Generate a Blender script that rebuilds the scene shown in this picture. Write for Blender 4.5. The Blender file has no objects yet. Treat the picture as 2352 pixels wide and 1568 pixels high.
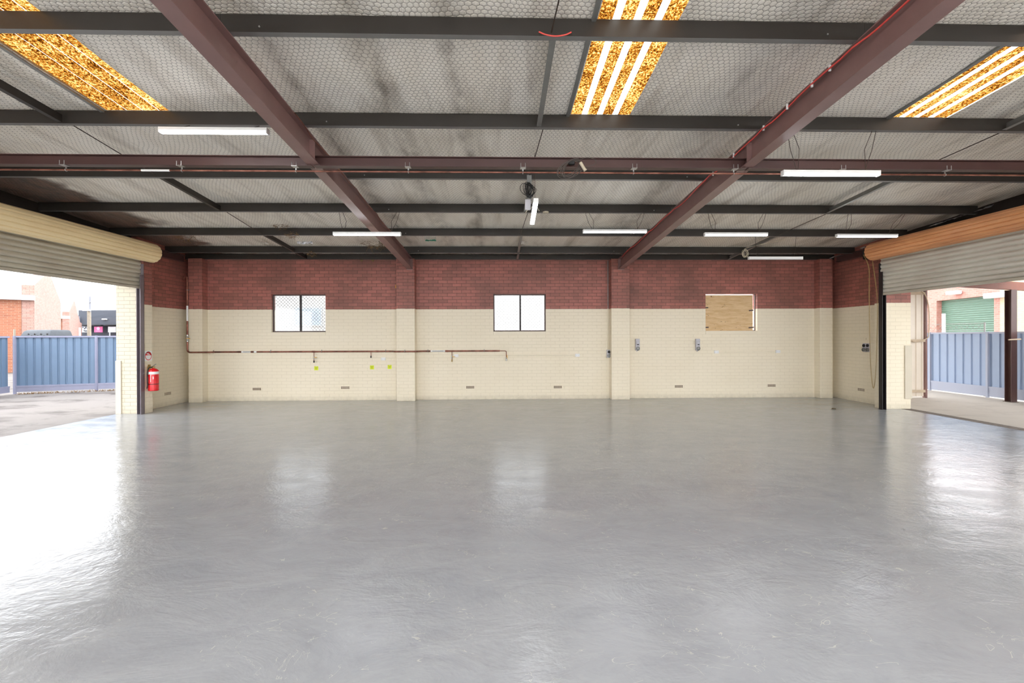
import bpy, math, random
from math import sin, cos, pi, radians, sqrt
from mathutils import Vector, Matrix
random.seed(7)
SC = bpy.context.scene
COL = SC.collection

# ------------------------------------------------------------------ camera model (2352 x 1568)
F = 1067.1; YA = radians(1.48); PT = radians(.157); RO = radians(.198); SY = -7.17; H = 1.6617
def ray(px, py):
    qx = px - 1176; qy = 784 + SY - py
    a = (qx*cos(RO) + qy*sin(RO))/F; b = (-qx*sin(RO) + qy*cos(RO))/F
    yc = cos(PT) + b*sin(PT); z = -sin(PT) + b*cos(PT)
    return Vector((a*cos(YA) + yc*sin(YA), -a*sin(YA) + yc*cos(YA), z))
O0 = Vector((0, 0, H))
def at_y(px, py, Y): d = ray(px, py); return O0 + d*(Y/d.y)
def at_x(px, py, X): d = ray(px, py); return O0 + d*(X/d.x)
def at_z(px, py, Z=0): d = ray(px, py); return O0 + d*((Z - H)/d.z)
def at_pl(px, py, P0, dr):            # vertical plane through P0 along horizontal direction dr
    n = Vector((dr[1], -dr[0], 0)); d = ray(px, py)
    return O0 + d*((Vector(P0) - O0).dot(n)/d.dot(n))

cam_d = bpy.data.cameras.new('camera'); cam = bpy.data.objects.new('camera', cam_d); COL.objects.link(cam)
R0 = Vector((cos(YA), -sin(YA), 0)); Fh = Vector((sin(YA), cos(YA), 0)); Zv = Vector((0, 0, 1))
FW = Fh*cos(PT) - Zv*sin(PT); U0 = Fh*sin(PT) + Zv*cos(PT)
RX = R0*cos(RO) - U0*sin(RO); UX = R0*sin(RO) + U0*cos(RO)
m = Matrix((RX, UX, -FW)).transposed().to_4x4(); m.translation = O0
cam.matrix_world = m
cam_d.sensor_width = 36; cam_d.lens = 36*F/2352; cam_d.shift_y = SY/2352
cam_d.clip_start = .05; cam_d.clip_end = 500
SC.camera = cam
SC.view_settings.view_transform = 'Standard'; SC.view_settings.look = 'None'
SC.view_settings.gamma = 1; SC.view_settings.use_curve_mapping = False
SC.view_settings.exposure = 1.08
try:
    SC.cycles.max_bounces = 6; SC.cycles.diffuse_bounces = 4; SC.cycles.glossy_bounces = 3; SC.cycles.transparent_max_bounces = 6
    SC.cycles.use_adaptive_sampling = True; SC.cycles.adaptive_threshold = .08; SC.cycles.adaptive_min_samples = 12
    SC.cycles.sample_clamp_indirect = 8
except Exception: pass

# ------------------------------------------------------------------ materials
def srgb(r, g, b):
    f = lambda c: (c/255/12.92) if c/255 <= .04045 else ((c/255 + .055)/1.055)**2.4
    return (f(r), f(g), f(b), 1)
class NT:
    def __init__(s, name):
        s.mat = bpy.data.materials.new(name); s.mat.use_nodes = True
        s.t = s.mat.node_tree; s.t.nodes.clear()
        s.out = s.t.nodes.new('ShaderNodeOutputMaterial')
    def n(s, typ, ins=None, **kw):
        nd = s.t.nodes.new('ShaderNode' + typ)
        for k, v in kw.items(): setattr(nd, k, v)
        for k, v in (ins or {}).items(): s.set(nd.inputs[k], v)
        return nd
    def set(s, sock, v):
        if hasattr(v, 'outputs'): v = v.outputs[0]
        if hasattr(v, 'is_linked') or isinstance(v, bpy.types.NodeSocket): s.t.links.new(v, sock)
        else: sock.default_value = v
    def m(s, op, a, b=0., c=None, clamp=False):
        nd = s.n('Math', operation=op, use_clamp=clamp); s.set(nd.inputs[0], a); s.set(nd.inputs[1], b)
        if c is not None: s.set(nd.inputs[2], c)
        return nd.outputs[0]
    def mix(s, f, a, b, bt='MIX'):
        nd = s.n('Mix', data_type='RGBA', blend_type=bt); s.set(nd.inputs[0], f); s.set(nd.inputs[6], a); s.set(nd.inputs[7], b)
        return nd.outputs[2]
    def pos(s): return s.n('NewGeometry').outputs['Position']
    def scale(s, v, sc):
        nd = s.n('VectorMath', operation='MULTIPLY'); s.set(nd.inputs[0], v); nd.inputs[1].default_value = sc
        return nd.outputs[0]
    def noise(s, v, sc=1, det=4, rough=.55, dist=0):
        return s.n('TexNoise', {'Vector': v, 'Scale': sc, 'Detail': det, 'Roughness': rough, 'Distortion': dist}).outputs['Fac']
    def ramp(s, f, pts):
        nd = s.n('ValToRGB'); s.set(nd.inputs[0], f); cr = nd.color_ramp
        while len(cr.elements) < len(pts): cr.elements.new(.5)
        for e, (p, c) in zip(cr.elements, pts): e.position = p; e.color = c if isinstance(c, tuple) else (c, c, c, 1)
        return nd.outputs[0]
    def bump(s, h, strength=.3, dist=.01, nrm=None):
        nd = s.n('Bump', {'Height': h, 'Strength': strength, 'Distance': dist})
        if nrm is not None: s.set(nd.inputs['Normal'], nrm)
        return nd.outputs[0]
    def bsdf(s, col, rough=.6, metal=0., nrm=None, **kw):
        nd = s.n('BsdfPrincipled', {'Base Color': col, 'Roughness': rough, 'Metallic': metal})
        if nrm is not None: s.set(nd.inputs['Normal'], nrm)
        for k, v in kw.items(): s.set(nd.inputs[k.replace('_', ' ')], v)
        s.t.links.new(nd.outputs[0], s.out.inputs[0]); return nd
def plain(name, c, rough=.6, metal=0., var=.12, sc=6., bump=.0):
    t = NT(name); p = t.pos(); n = t.noise(p, sc, 5)
    c2 = tuple(min(1, x*(1 - 2*var)) for x in c[:3]) + (1,)
    col = t.mix(n, c, c2) if var else c
    t.bsdf(col, rough, metal, t.bump(t.noise(p, sc*8, 3), bump, .003) if bump else None)
    return t.mat
def brick(name, red1, red2, mortar, cream=None, split=2.41, cmort=None, ang=None, soot=True):
    t = NT(name); g = t.n('NewGeometry'); P = g.outputs['Position']
    sx = t.n('SeparateXYZ', {0: P}); nx = t.n('SeparateXYZ', {0: g.outputs['True Normal']})
    if ang is None:
        isx = t.m('GREATER_THAN', t.m('ABSOLUTE', nx.outputs[0]), .6)
        a = t.m('ADD', t.m('MULTIPLY', isx, sx.outputs[1]), t.m('MULTIPLY', t.m('SUBTRACT', 1., isx), sx.outputs[0]))
    else:
        a = t.m('ADD', t.m('MULTIPLY', sx.outputs[0], cos(ang)), t.m('MULTIPLY', sx.outputs[1], sin(ang)))
        b = t.m('ADD', t.m('MULTIPLY', sx.outputs[0], -sin(ang)), t.m('MULTIPLY', sx.outputs[1], cos(ang)))
        na = t.m('ABSOLUTE', t.m('ADD', t.m('MULTIPLY', nx.outputs[0], cos(ang)), t.m('MULTIPLY', nx.outputs[1], sin(ang))))
        isx = t.m('GREATER_THAN', na, .6)
        a = t.m('ADD', t.m('MULTIPLY', isx, b), t.m('MULTIPLY', t.m('SUBTRACT', 1., isx), a))
    v = t.n('CombineXYZ', {0: t.m('ADD', a, 50.02), 1: t.m('ADD', sx.outputs[2], .86)})
    bk = t.n('TexBrick', {'Vector': v, 'Color1': red1, 'Color2': red2, 'Mortar': mortar, 'Scale': 1., 'Mortar Size': .006,
                          'Mortar Smooth': .3, 'Bias': -.3, 'Brick Width': .25, 'Row Height': .086})
    n = t.noise(P, 9, 3); n2 = t.noise(P, .9, 3)
    col = t.mix(t.m('MULTIPLY', n, .5), bk.outputs[0], t.mix(1., bk.outputs[0], (.45, .42, .42, 1), 'MULTIPLY'))
    if soot:
        col = t.mix(t.ramp(n2, [(.42, 0.), (.7, .55)]), col, srgb(104, 72, 62))
    if cream:
        cr = t.mix(bk.outputs['Fac'], cream, cmort or t.mix(1., cream, (.93, .925, .91, 1), 'MULTIPLY'))
        cr = t.mix(t.ramp(n2, [(.4, 0.), (.75, .35)]), cr, t.mix(1., cr, (.9, .88, .82, 1), 'MULTIPLY'))
        dirty = t.m('MULTIPLY', t.m('SUBTRACT', .16, sx.outputs[2], clamp=True), t.m('MULTIPLY', n, 4.))
        cr = t.mix(t.m('MINIMUM', dirty, .5), cr, srgb(150, 140, 120))
        edge = t.m('ADD', split, t.m('MULTIPLY', t.m('SUBTRACT', t.noise(P, 14, 2), .5), .012))
        up = t.m('GREATER_THAN', sx.outputs[2], edge)
        col = t.mix(up, cr, col)
    hgt = t.m('ADD', t.m('MULTIPLY', bk.outputs['Fac'], -1.), t.m('MULTIPLY', t.noise(P, 40, 1), .35))
    t.bsdf(col, .75 if not cream else .55, 0, t.bump(hgt, .55, .006))
    return t.mat

MT = {}
CREAM = srgb(238, 227, 203)
MT['brick_in'] = brick('painted_brick', srgb(186, 114, 102), srgb(150, 98, 84), srgb(122, 86, 74), CREAM)
MT['brick_cream'] = brick('cream_painted_brick', srgb(176, 94, 82), srgb(140, 74, 64), srgb(128, 92, 78), srgb(206, 196, 174), split=9., cmort=srgb(176, 166, 146))
MT['brick_out'] = brick('orange_face_brick', srgb(172, 110, 82), srgb(150, 90, 68), srgb(180, 160, 140), ang=radians(53.1), soot=False)
MT['brick_pink'] = brick('pale_pink_brick', srgb(186, 150, 138), srgb(172, 130, 118), srgb(134, 110, 102), ang=radians(53.1), soot=False)
MT['brick_far'] = brick('rose_brick', srgb(196, 138, 126), srgb(180, 116, 102), srgb(196, 168, 156), ang=radians(-11.8), soot=False)
MT['brick_creamfar'] = brick('cream_face_brick', srgb(214, 192, 160), srgb(204, 182, 150), srgb(190, 172, 146), ang=radians(-11.8), soot=False)
MT['cream'] = plain('cream_paint', CREAM, .5, var=.04)
MT['maroon'] = plain('maroon_steel_paint', srgb(152, 117, 112), .36, .0, .22, 3.)
MT['rusty'] = plain('rusty_brown_steel', srgb(120, 64, 44), .7, 0, .2, 4)
MT['maroon_dark'] = plain('dark_maroon_steel_paint', srgb(90, 62, 58), .45, .0, .2, 3.)
MT['purlin'] = plain('aged_dark_steel', srgb(56, 51, 46), .45, .2, .2, 2.5)
MT['flange'] = plain('lit_galvanised_flange', srgb(136, 134, 132), .4, .2, .15, 5)  # galvanised underside, coloured paler for the light reaching it from below
MT['galv'] = plain('galvanised_steel', srgb(150, 150, 146), .4, .5, .15, 12)
MT['steel'] = plain('bright_steel', srgb(190, 190, 188), .3, .8, .1, 12)
MT['cablegrey'] = plain('dusty_grey_cable', srgb(92, 84, 78), .6, 0, .15)
MT['black'] = plain('black_rubber', srgb(30, 29, 30), .6, 0, .0)
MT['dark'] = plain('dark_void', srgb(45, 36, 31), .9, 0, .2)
MT['white'] = plain('white_plastic', srgb(238, 238, 236), .4, 0, .0)
MT['greyplastic'] = plain('pale_grey_plastic', srgb(196, 194, 200), .45, 0, .05)
MT['red'] = plain('red_enamel', srgb(222, 24, 34), .25, 0, .0)
MT['redcable'] = plain('red_cable', srgb(230, 84, 76), .5, 0, .1)
MT['yellow'] = plain('yellow_handle_plastic', srgb(240, 180, 30), .45, 0, .05)
MT['lime'] = plain('lime_sticker', srgb(222, 236, 20), .5, 0, .0)
MT['brass'] = plain('brass', srgb(176, 150, 96), .35, .7, .1)
MT['winframe'] = plain('brown_window_frame', srgb(92, 74, 70), .45, .2, .15, 9)
MT['cablewhite'] = plain('aged_white_cable', srgb(206, 196, 172), .5, 0, .1)
MT['wire'] = plain('dark_tie_wire', srgb(74, 62, 54), .6, .3, .1)
MT['paper'] = plain('scrap_paper', srgb(226, 220, 210), .7, 0, .1)
MT['greenscrap'] = plain('green_scrap', srgb(60, 140, 110), .6, 0, .1)
MT['straw'] = plain('dry_straw', srgb(150, 120, 84), .9, 0, .3, 30)
MT['leaf'] = plain('dry_leaf', srgb(96, 84, 52), .8, 0, .2, 30)
MT['frame_dark'] = plain('black_steel', srgb(46, 40, 40), .5, .2, .2)
MT['fence'] = plain('blue_sheet_steel', srgb(98, 120, 146), .45, 0, .08, 1.5)
MT['fence_rail'] = plain('dusty_mauve_rail', srgb(136, 138, 160), .5, 0, .12, 4)
MT['fence_pale'] = plain('pale_blue_sheet_steel', srgb(156, 174, 202), .45, 0, .06, 1.5)
MT['fence_pale_rail'] = plain('pale_blue_rail', srgb(172, 178, 196), .5, 0, .06, 2)
MT['gutter'] = plain('white_gutter', srgb(226, 228, 232), .4, 0, .04)
MT['roofwhite'] = plain('pale_roof_sheet', srgb(232, 230, 226), .5, 0, .04)
MT['shop'] = plain('charcoal_render', srgb(72, 76, 86), .7, 0, .05, 1)
MT['shoplight'] = plain('grey_render', srgb(136, 140, 150), .7, 0, .05, 1)
MT['pink'] = plain('pink_sign', srgb(214, 96, 150), .5, 0, .0)
MT['palepink'] = plain('pale_pink_print', srgb(240, 186, 214), .5, 0, .0)
MT['bollard'] = plain('white_post_paint', srgb(220, 222, 230), .5, 0, .05)
MT['pole'] = plain('weathered_timber', srgb(168, 158, 142), .9, 0, .25, 7)
MT['bin'] = plain('grey_plastic_cover', srgb(84, 89, 95), .6, 0, .15, 9, .3)
MT['sheetwhite'] = plain('white_wall_sheet', srgb(234, 222, 206), .45, 0, .06)
MT['tan_rail'] = plain('tan_rail_paint', srgb(206, 186, 160), .6, 0, .1)

def corr_mat(name, c, c2, rough=.4, metal=.2, stain=.5):
    t = NT(name); P = t.pos()
    n = t.ramp(t.noise(t.scale(P, (1., .7, 2.)), 1.6, 5, .6), [(.35, 0.), (.75, 1.)])
    col = t.mix(t.m('MULTIPLY', n, stain), c, c2)
    t.bsdf(col, rough, metal); return t.mat
MT['curtain'] = corr_mat('grey_roller_curtain', srgb(204, 200, 184), srgb(164, 148, 132), .38, .2)
MT['curtain_light'] = corr_mat('pale_grey_roller_curtain', srgb(218, 216, 204), srgb(172, 156, 142), .36, .15)
MT['drum_left'] = corr_mat('cream_roller_sheet', srgb(246, 224, 176), srgb(226, 196, 146), .4, 0, .6)
MT['drum_right'] = corr_mat('tan_roller_sheet', srgb(232, 166, 112), srgb(190, 124, 84), .4, 0, .6)
MT['green_door'] = corr_mat('green_roller_curtain', srgb(90, 118, 102), srgb(102, 130, 114), .4, 0)

def copper():
    t = NT('aged_copper'); P = t.pos(); n = t.noise(P, 7, 4)
    col = t.ramp(n, [(.3, srgb(96, 60, 48)), (.55, srgb(146, 94, 78)), (.8, srgb(170, 120, 102))])
    t.bsdf(col, .35, .55); return t.mat
MT['copper'] = copper()

def floor_mat():
    t = NT('grey_painted_concrete'); P = t.pos()
    big = t.noise(P, .35, 3, .6); mid = t.noise(t.scale(P, (1., 1.7, 1)), 1.6, 6, .68, .8); fine = t.noise(P, 24, 2)
    col = t.mix(t.ramp(mid, [(.3, 0.), (.7, 1.)]), srgb(156, 160, 166), srgb(168, 172, 176))
    col = t.mix(t.m('MULTIPLY', t.ramp(big, [(.4, 0.), (.7, 1.)]), .35), col, srgb(178, 180, 184))
    # pale scratches: thin contour lines of a warped noise, only in places
    sn = t.noise(P, 2.3, 3, .6, 2.5)
    line = t.m('LESS_THAN', t.m('ABSOLUTE', t.m('SUBTRACT', sn, .5)), .0038)
    wn = t.noise(P, 1.3, 4, .7)
    where = t.m('GREATER_THAN', wn, .56)
    sn2 = t.noise(t.scale(P, (.7, 2.2, 1)), 3.1, 2, .5, 1.2)
    line2 = t.m('LESS_THAN', t.m('ABSOLUTE', t.m('SUBTRACT', sn2, .47)), .0028)
    where2 = t.m('LESS_THAN', wn, .43)
    sc = t.m('MAXIMUM', t.m('MULTIPLY', line, where), t.m('MULTIPLY', line2, where2))
    col = t.mix(t.m('MULTIPLY', sc, .36), col, srgb(226, 224, 212))
    # a few worn reddish patches
    rp = t.m('MULTIPLY', t.ramp(t.noise(P, .8, 4, .65), [(.66, 0.), (.72, 1.)]), t.ramp(fine, [(.45, 0.), (.6, 1.)]))
    col = t.mix(t.m('MULTIPLY', rp, .3), col, srgb(176, 142, 138))
    # dark scuffs
    dk = t.ramp(t.noise(t.scale(P, (1, 1.6, 1)), 3.2, 5, .75, 1.), [(.48, 0.), (.85, 1.)])
    col = t.mix(t.m('MULTIPLY', dk, .22), col, srgb(104, 106, 112))
    rough = t.m('ADD', t.m('MULTIPLY', t.ramp(mid, [(.35, 0.), (.7, 1.)]), .08), t.m('ADD', .14, t.m('MULTIPLY', dk, .06)))
    h = t.m('ADD', t.m('MULTIPLY', mid, .9), t.m('ADD', t.m('MULTIPLY', fine, .12), t.m('MULTIPLY', t.noise(P, 7, 3, .6), .35)))
    t.bsdf(col, rough, 0, t.bump(h, .40, .02), Specular_IOR_Level=.6)
    return t.mat
MT['floor'] = floor_mat()

def foil_mat():
    t = NT('foil_insulation_with_wire_netting'); P = t.pos(); s = t.n('SeparateXYZ', {0: P})
    wx = t.m('MULTIPLY', t.m('SUBTRACT', t.noise(P, 1.3, 1), .5), .16)
    wy = t.m('MULTIPLY', t.m('SUBTRACT', t.noise(t.scale(P, (1.3, 1, 1)), 1.1, 1), .5), .16)
    w = .054
    X = t.m('DIVIDE', t.m('ADD', s.outputs[0], t.m('ADD', wx, 40.)), w); Y = t.m('DIVIDE', t.m('ADD', s.outputs[1], t.m('ADD', wy, 40.)), w)
    q = sqrt(3)
    def cell(ox, oy):
        ax = t.m('SUBTRACT', t.m('MODULO', t.m('ADD', X, ox), 1.), .5)
        ay = t.m('SUBTRACT', t.m('MODULO', t.m('ADD', Y, oy), q), q/2)
        return ax, ay, t.m('ADD', t.m('MULTIPLY', ax, ax), t.m('MULTIPLY', ay, ay))
    ax, ay, da = cell(0, 0); bx, by, db = cell(.5, q/2)
    ch = t.m('LESS_THAN', da, db)
    gx = t.m('ABSOLUTE', t.m('ADD', t.m('MULTIPLY', ch, ax), t.m('MULTIPLY', t.m('SUBTRACT', 1., ch), bx)))
    gy = t.m('ABSOLUTE', t.m('ADD', t.m('MULTIPLY', ch, ay), t.m('MULTIPLY', t.m('SUBTRACT', 1., ch), by)))
    d = t.m('SUBTRACT', .5, t.m('MAXIMUM', gx, t.m('ADD', t.m('MULTIPLY', gx, .5), t.m('MULTIPLY', gy, q/2))))
    wire = t.m('SUBTRACT', 1., t.m('DIVIDE', d, .062), clamp=True)
    pillow = t.m('MINIMUM', t.m('MULTIPLY', d, 2.2), .5)
    crk = t.noise(t.scale(P, (1, .35, 1)), 7, 4, .65, 1.0)
    crk2 = t.noise(t.scale(P, (1.5, .25, 1)), 2.4, 3, .6, .6)
    base = t.mix(t.ramp(crk2, [(.35, 0.), (.7, 1.)]), srgb(252, 247, 237), srgb(242, 235, 222))
    # dust and water streaks running down the slope
    st = t.ramp(t.noise(t.scale(P, (1.6, .22, 1)), 1.7, 5, .68, .4), [(.5, 0.), (.72, 1.)])
    col = t.mix(t.m('MULTIPLY', st, .55), base, srgb(146, 130, 108))
    nn = t.ramp(t.noise(t.scale(P, (1.5, .6, 1)), 2.8, 4, .65), [(.35, 0.), (.65, 1.)])
    for x0, wd, am in ((-.42, .16, .5), (-1.25, .28, .45), (2.6, .4, .3), (-2.15, .16, .4), (8.0, .8, .3)):
        bd = t.m('SUBTRACT', 1., t.m('DIVIDE', t.m('ABSOLUTE', t.m('SUBTRACT', t.m('ADD', s.outputs[0], t.m('MULTIPLY', wx, 2.)), x0)), wd), clamp=True)
        col = t.mix(t.m('MULTIPLY', t.m('MULTIPLY', bd, nn), am*1.5), col, srgb(104, 92, 78))
    # brown stain on the left eave
    le = t.m('DIVIDE', t.m('SUBTRACT', -6.9, t.m('ADD', s.outputs[0], t.m('MULTIPLY', t.m('SUBTRACT', t.noise(P, 1.7, 4), .5), 1.5))), .35, clamp=True)
    col = t.mix(t.m('MULTIPLY', le, .9), col, t.ramp(crk, [(.4, srgb(60, 42, 34)), (.6, srgb(122, 82, 64))]))
    col = t.mix(t.m('MULTIPLY', wire, .88), col, srgb(84, 74, 62))
    # lap seams every 1.35 m, running down the slope
    lx = t.m('ABSOLUTE', t.m('SUBTRACT', t.m('MODULO', t.m('ADD', s.outputs[0], t.m('ADD', t.m('MULTIPLY', wx, .6), 41.3)), 1.35), .675))
    seam = t.m('SUBTRACT', 1., t.m('DIVIDE', t.m('SUBTRACT', .675, lx), .03), clamp=True)
    n1 = t.bump(crk2, .5, .05)
    n2 = t.bump(t.m('ADD', t.m('MULTIPLY', crk, .5), t.m('MULTIPLY', seam, .4)), .55, .03, n1)
    n3 = t.bump(pillow, .55, .012, n2)
    t.bsdf(col, .42, .1, n3)
    return t.mat
MT['foil'] = foil_mat()
def crumple():
    t = NT('crumpled_bright_foil'); P = t.pos()
    t.bsdf(srgb(226, 226, 228), .25, .7, t.bump(t.noise(P, 14, 5, .6, 1.), .8, .03)); return t.mat
MT['foilbright'] = crumple()

def emit(name, c, s):
    t = NT(name); e = t.n('Emission', {0: c, 1: s}); t.t.links.new(e.outputs[0], t.out.inputs[0]); return t.mat
MT['tube'] = emit('lit_diffuser', (.95, .97, 1, 1), 10.)
MT['tube_fill'] = emit('fill_diffuser', (.96, .98, 1, 1), 160.)  # far stronger than the seen tubes, for the added fill battens

def skylight_mats():
    out = []
    for k in range(2):
        t = NT(['amber_fibreglass', 'clear_fibreglass_rib'][k]); P = t.pos()
        if k == 0:
            n = t.noise(t.scale(P, (1, .8, 1)), 52, 5, .78); n2 = t.noise(P, 3.2, 4)
            v = t.m('ADD', t.m('MULTIPLY', n, .85), t.m('MULTIPLY', n2, .25))
            col = t.ramp(v, [(.44, srgb(26, 12, 3)), (.51, srgb(84, 44, 9)), (.58, srgb(158, 102, 32)), (.67, srgb(232, 200, 130))])
        else:
            col = t.mix(t.ramp(t.noise(P, 30, 4), [(.5, 0.), (.7, .5)]), srgb(255, 255, 250), srgb(250, 226, 170))
        tr = t.n('BsdfTranslucent', {0: col}); df = t.n('BsdfDiffuse', {0: col})
        mx = t.n('MixShader', {0: .12, 1: tr, 2: df}); t.t.links.new(mx.outputs[0], t.out.inputs[0]); out.append(t.mat)
    return out
MT['sky0'], MT['sky1'] = skylight_mats()
def glass():
    t = NT('window_glass'); a = t.n('BsdfTransparent', {0: (.78, .79, .79, 1)}); b = t.n('BsdfGlossy', {'Roughness': .05})
    mx = t.n('MixShader', {0: .07, 1: a, 2: b}); t.t.links.new(mx.outputs[0], t.out.inputs[0]); return t.mat
MT['glass'] = glass()
def ground(name, c1, c2, c3, sc=.5):
    t = NT(name); P = t.pos()
    n = t.noise(t.scale(P, (1, 1.6, 1)), sc, 7, .65, .5); f = t.noise(P, 60, 3)
    col = t.ramp(n, [(.36, c1), (.5, c2), (.62, c2), (.74, c3)])
    col = t.mix(t.m('MULTIPLY', f, .25), col, c3)
    t.bsdf(col, .85, 0, t.bump(f, .3, .004)); return t.mat
MT['asphalt'] = ground('weathered_asphalt', srgb(84, 77, 74), srgb(124, 118, 114), srgb(102, 95, 90), .8)
MT['driveway'] = ground('worn_concrete', srgb(168, 159, 149), srgb(190, 181, 170), srgb(174, 162, 147))
MT['drain'] = plain('brown_drain_grate', srgb(132, 120, 110), .9, 0, .3, 20)
def ply():
    t = NT('plywood_board'); P = t.pos()
    n = t.noise(t.scale(P, (1, 1, 7)), 3.5, 5, .6, .7); k = t.noise(t.scale(P, (1, 1, 3.5)), 6, 4, .6, 1.5)
    col = t.mix(t.ramp(n, [(.35, 0.), (.7, 1.)]), srgb(226, 196, 152), srgb(206, 168, 118))
    col = t.mix(t.ramp(k, [(.66, 0.), (.7, .9)]), col, srgb(110, 72, 44))
    t.bsdf(col, .7); return t.mat
MT['ply'] = ply()
MT['vent_dark'] = plain('vent_hole_shade', srgb(112, 88, 66), .9, 0, .2)
MT['guard'] = plain('weathered_cream_paint', srgb(210, 200, 180), .5, 0, .04)
MT['render_pale'] = plain('pale_render', srgb(236, 234, 232), .8, 0, .02)
MT['pane_blue'] = plain('pale_blue_pane', srgb(190, 206, 222), .3, 0, .0)
MT['track'] = plain('grey_door_track', srgb(140, 130, 136), .4, .3, .15)
MT['offwhite'] = plain('switch_white', srgb(226, 226, 224), .4, 0, .0)

# ------------------------------------------------------------------ mesh building
class M:
    def __init__(s): s.v = []; s.f = []; s.mi = []; s.cur = 0
    def add(s, vs, fs):
        o = len(s.v); s.v += [tuple(v) for v in vs]
        for f in fs: s.f.append(tuple(i + o for i in f)); s.mi.append(s.cur)
        return s
    def box(s, x0, x1, y0, y1, z0, z1):
        if x0 > x1: x0, x1 = x1, x0
        if y0 > y1: y0, y1 = y1, y0
        if z0 > z1: z0, z1 = z1, z0
        vs = [(x, y, z) for z in (z0, z1) for y in (y0, y1) for x in (x0, x1)]
        return s.add(vs, [(0, 2, 3, 1), (4, 5, 7, 6), (0, 1, 5, 4), (2, 6, 7, 3), (0, 4, 6, 2), (1, 3, 7, 5)])
    def bbox(s, x0, x1, y0, y1, z0, z1, b=.005):     # box with chamfered edges along every axis (octagon-ish)
        b = min(b, (x1-x0)/2.01, (y1-y0)/2.01, (z1-z0)/2.01)
        ring = lambda z, i: [(x0+b+i, y0+i, z), (x1-b-i, y0+i, z), (x1-i, y0+b+i, z), (x1-i, y1-b-i, z), (x1-b-i, y1-i, z), (x0+b+i, y1-i, z), (x0+i, y1-b-i, z), (x0+i, y0+b+i, z)]
        return s.rings([ring(z0, b*.6), ring(z0+b, 0), ring(z1-b, 0), ring(z1, b*.6)])
    def rings(s, rs, closed=True, caps=True):
        n = len(rs[0]); vs = [p for r in rs for p in r]; fs = []
        for k in range(len(rs)-1):
            for i in range(n if closed else n-1):
                j = (i+1) % n; fs.append((k*n+i, k*n+j, (k+1)*n+j, (k+1)*n+i))
        if caps and closed: fs.append(tuple(range(n-1, -1, -1))); fs.append(tuple((len(rs)-1)*n + i for i in range(n)))
        return s.add(vs, fs)
    def prism(s, poly, off):                          # polygon (3-D points) swept by a vector
        off = Vector(off); a = [Vector(p) for p in poly]
        return s.rings([a, [p + off for p in a]])
    def tube(s, pts, r, n=8, closed=False, r2=None):
        P = [Vector(p) for p in pts]; rs = []; up = Vector((0, 0, 1)); N = len(P); last = None
        for i, p in enumerate(P):
            if closed: d = P[(i+1) % N] - P[i-1]
            else: d = P[min(i+1, N-1)] - P[max(i-1, 0)]
            d.normalize()
            u = (last - d*last.dot(d)) if last is not None else d.cross(up if abs(d.z) < .9 else Vector((1, 0, 0)))
            if u.length < 1e-6: u = d.cross(Vector((0, 1, 0)))
            u.normalize(); last = u; w = d.cross(u)
            rr = r if r2 is None else r + (r2 - r)*i/(N-1)
            rs.append([p + (u*cos(2*pi*k/n) + w*sin(2*pi*k/n))*rr for k in range(n)])
        if closed: rs.append(rs[0])
        return s.rings(rs, caps=not closed)
    def cyl(s, a, b, r, n=16, r2=None): return s.tube([a, b], r, n, r2=r2)
    def lathe(s, c, prof, n=20, axis='z'):            # prof = [(radius, height)]
        c = Vector(c); rs = []
        for r, h in prof:
            ring = []
            for k in range(n):
                a = 2*pi*k/n; x, y = r*cos(a), r*sin(a)
                ring.append(c + (Vector((x, y, h)) if axis == 'z' else Vector((x, h, y)) if axis == 'y' else Vector((h, x, y))))
            rs.append(ring)
        return s.rings(rs)
PL = {}
def obj(name, m, mat, parent=None, smooth=False, local=False, fixn=True):
    me = bpy.data.meshes.new(name)
    if local: org = Vector((0, 0, 0))
    else:
        xs = [v[0] for v in m.v]; ys = [v[1] for v in m.v]; zs = [v[2] for v in m.v]
        org = Vector(((min(xs)+max(xs))/2, (min(ys)+max(ys))/2, min(zs)))
    me.from_pydata([tuple(Vector(v) - org) for v in m.v], [], m.f)
    for k in (mat if isinstance(mat, (list, tuple)) else [mat]): me.materials.append(MT[k])
    if isinstance(mat, (list, tuple)): me.polygons.foreach_set('material_index', m.mi)
    if smooth: me.polygons.foreach_set('use_smooth', [True]*len(me.polygons))
    if fixn:
        import bmesh
        bm = bmesh.new(); bm.from_mesh(me); bmesh.ops.recalc_face_normals(bm, faces=bm.faces); bm.to_mesh(me); bm.free()
    if smooth:
        try: me.set_sharp_from_angle(angle=radians(38))
        except Exception: pass
    me.update()
    o = bpy.data.objects.new(name, me); COL.objects.link(o)
    if parent is not None:
        o.parent = parent; o.location = org - (Vector((0, 0, 0)) if local else PL.get(parent.name, Vector()))
    else: o.location = org
    PL[o.name] = org if not local else PL.get(parent.name, Vector()) if parent else Vector()
    return o
def thing(name, label, cat, loc=(0, 0, 0), group=None, kind=None):
    o = bpy.data.objects.new(name, None); COL.objects.link(o); o.location = loc; o.empty_display_size = .1
    PL[o.name] = Vector(loc); return tag(o, label, cat, group, kind)
def tag(o, label=None, cat=None, group=None, kind=None):
    if label: o['label'] = label
    if cat: o['category'] = cat
    if group: o['group'] = group
    if kind: o['kind'] = kind
    return o
def struct(name, m, mat, label, cat, parent=None, **k):
    o = obj(name, m, mat, parent, **k); return tag(o, label, cat, None, 'structure')
def dup(root, loc, label=None, rz=None):
    r = root.copy(); COL.objects.link(r); r.location = loc; PL[r.name] = Vector(loc)
    if rz is not None: r.rotation_euler = (0, 0, rz)
    if label: r['label'] = label
    for ch in list(root.children):
        c = ch.copy(); COL.objects.link(c); c.parent = r
        for g in list(ch.children):
            d = g.copy(); COL.objects.link(d); d.parent = c
    return r
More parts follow.
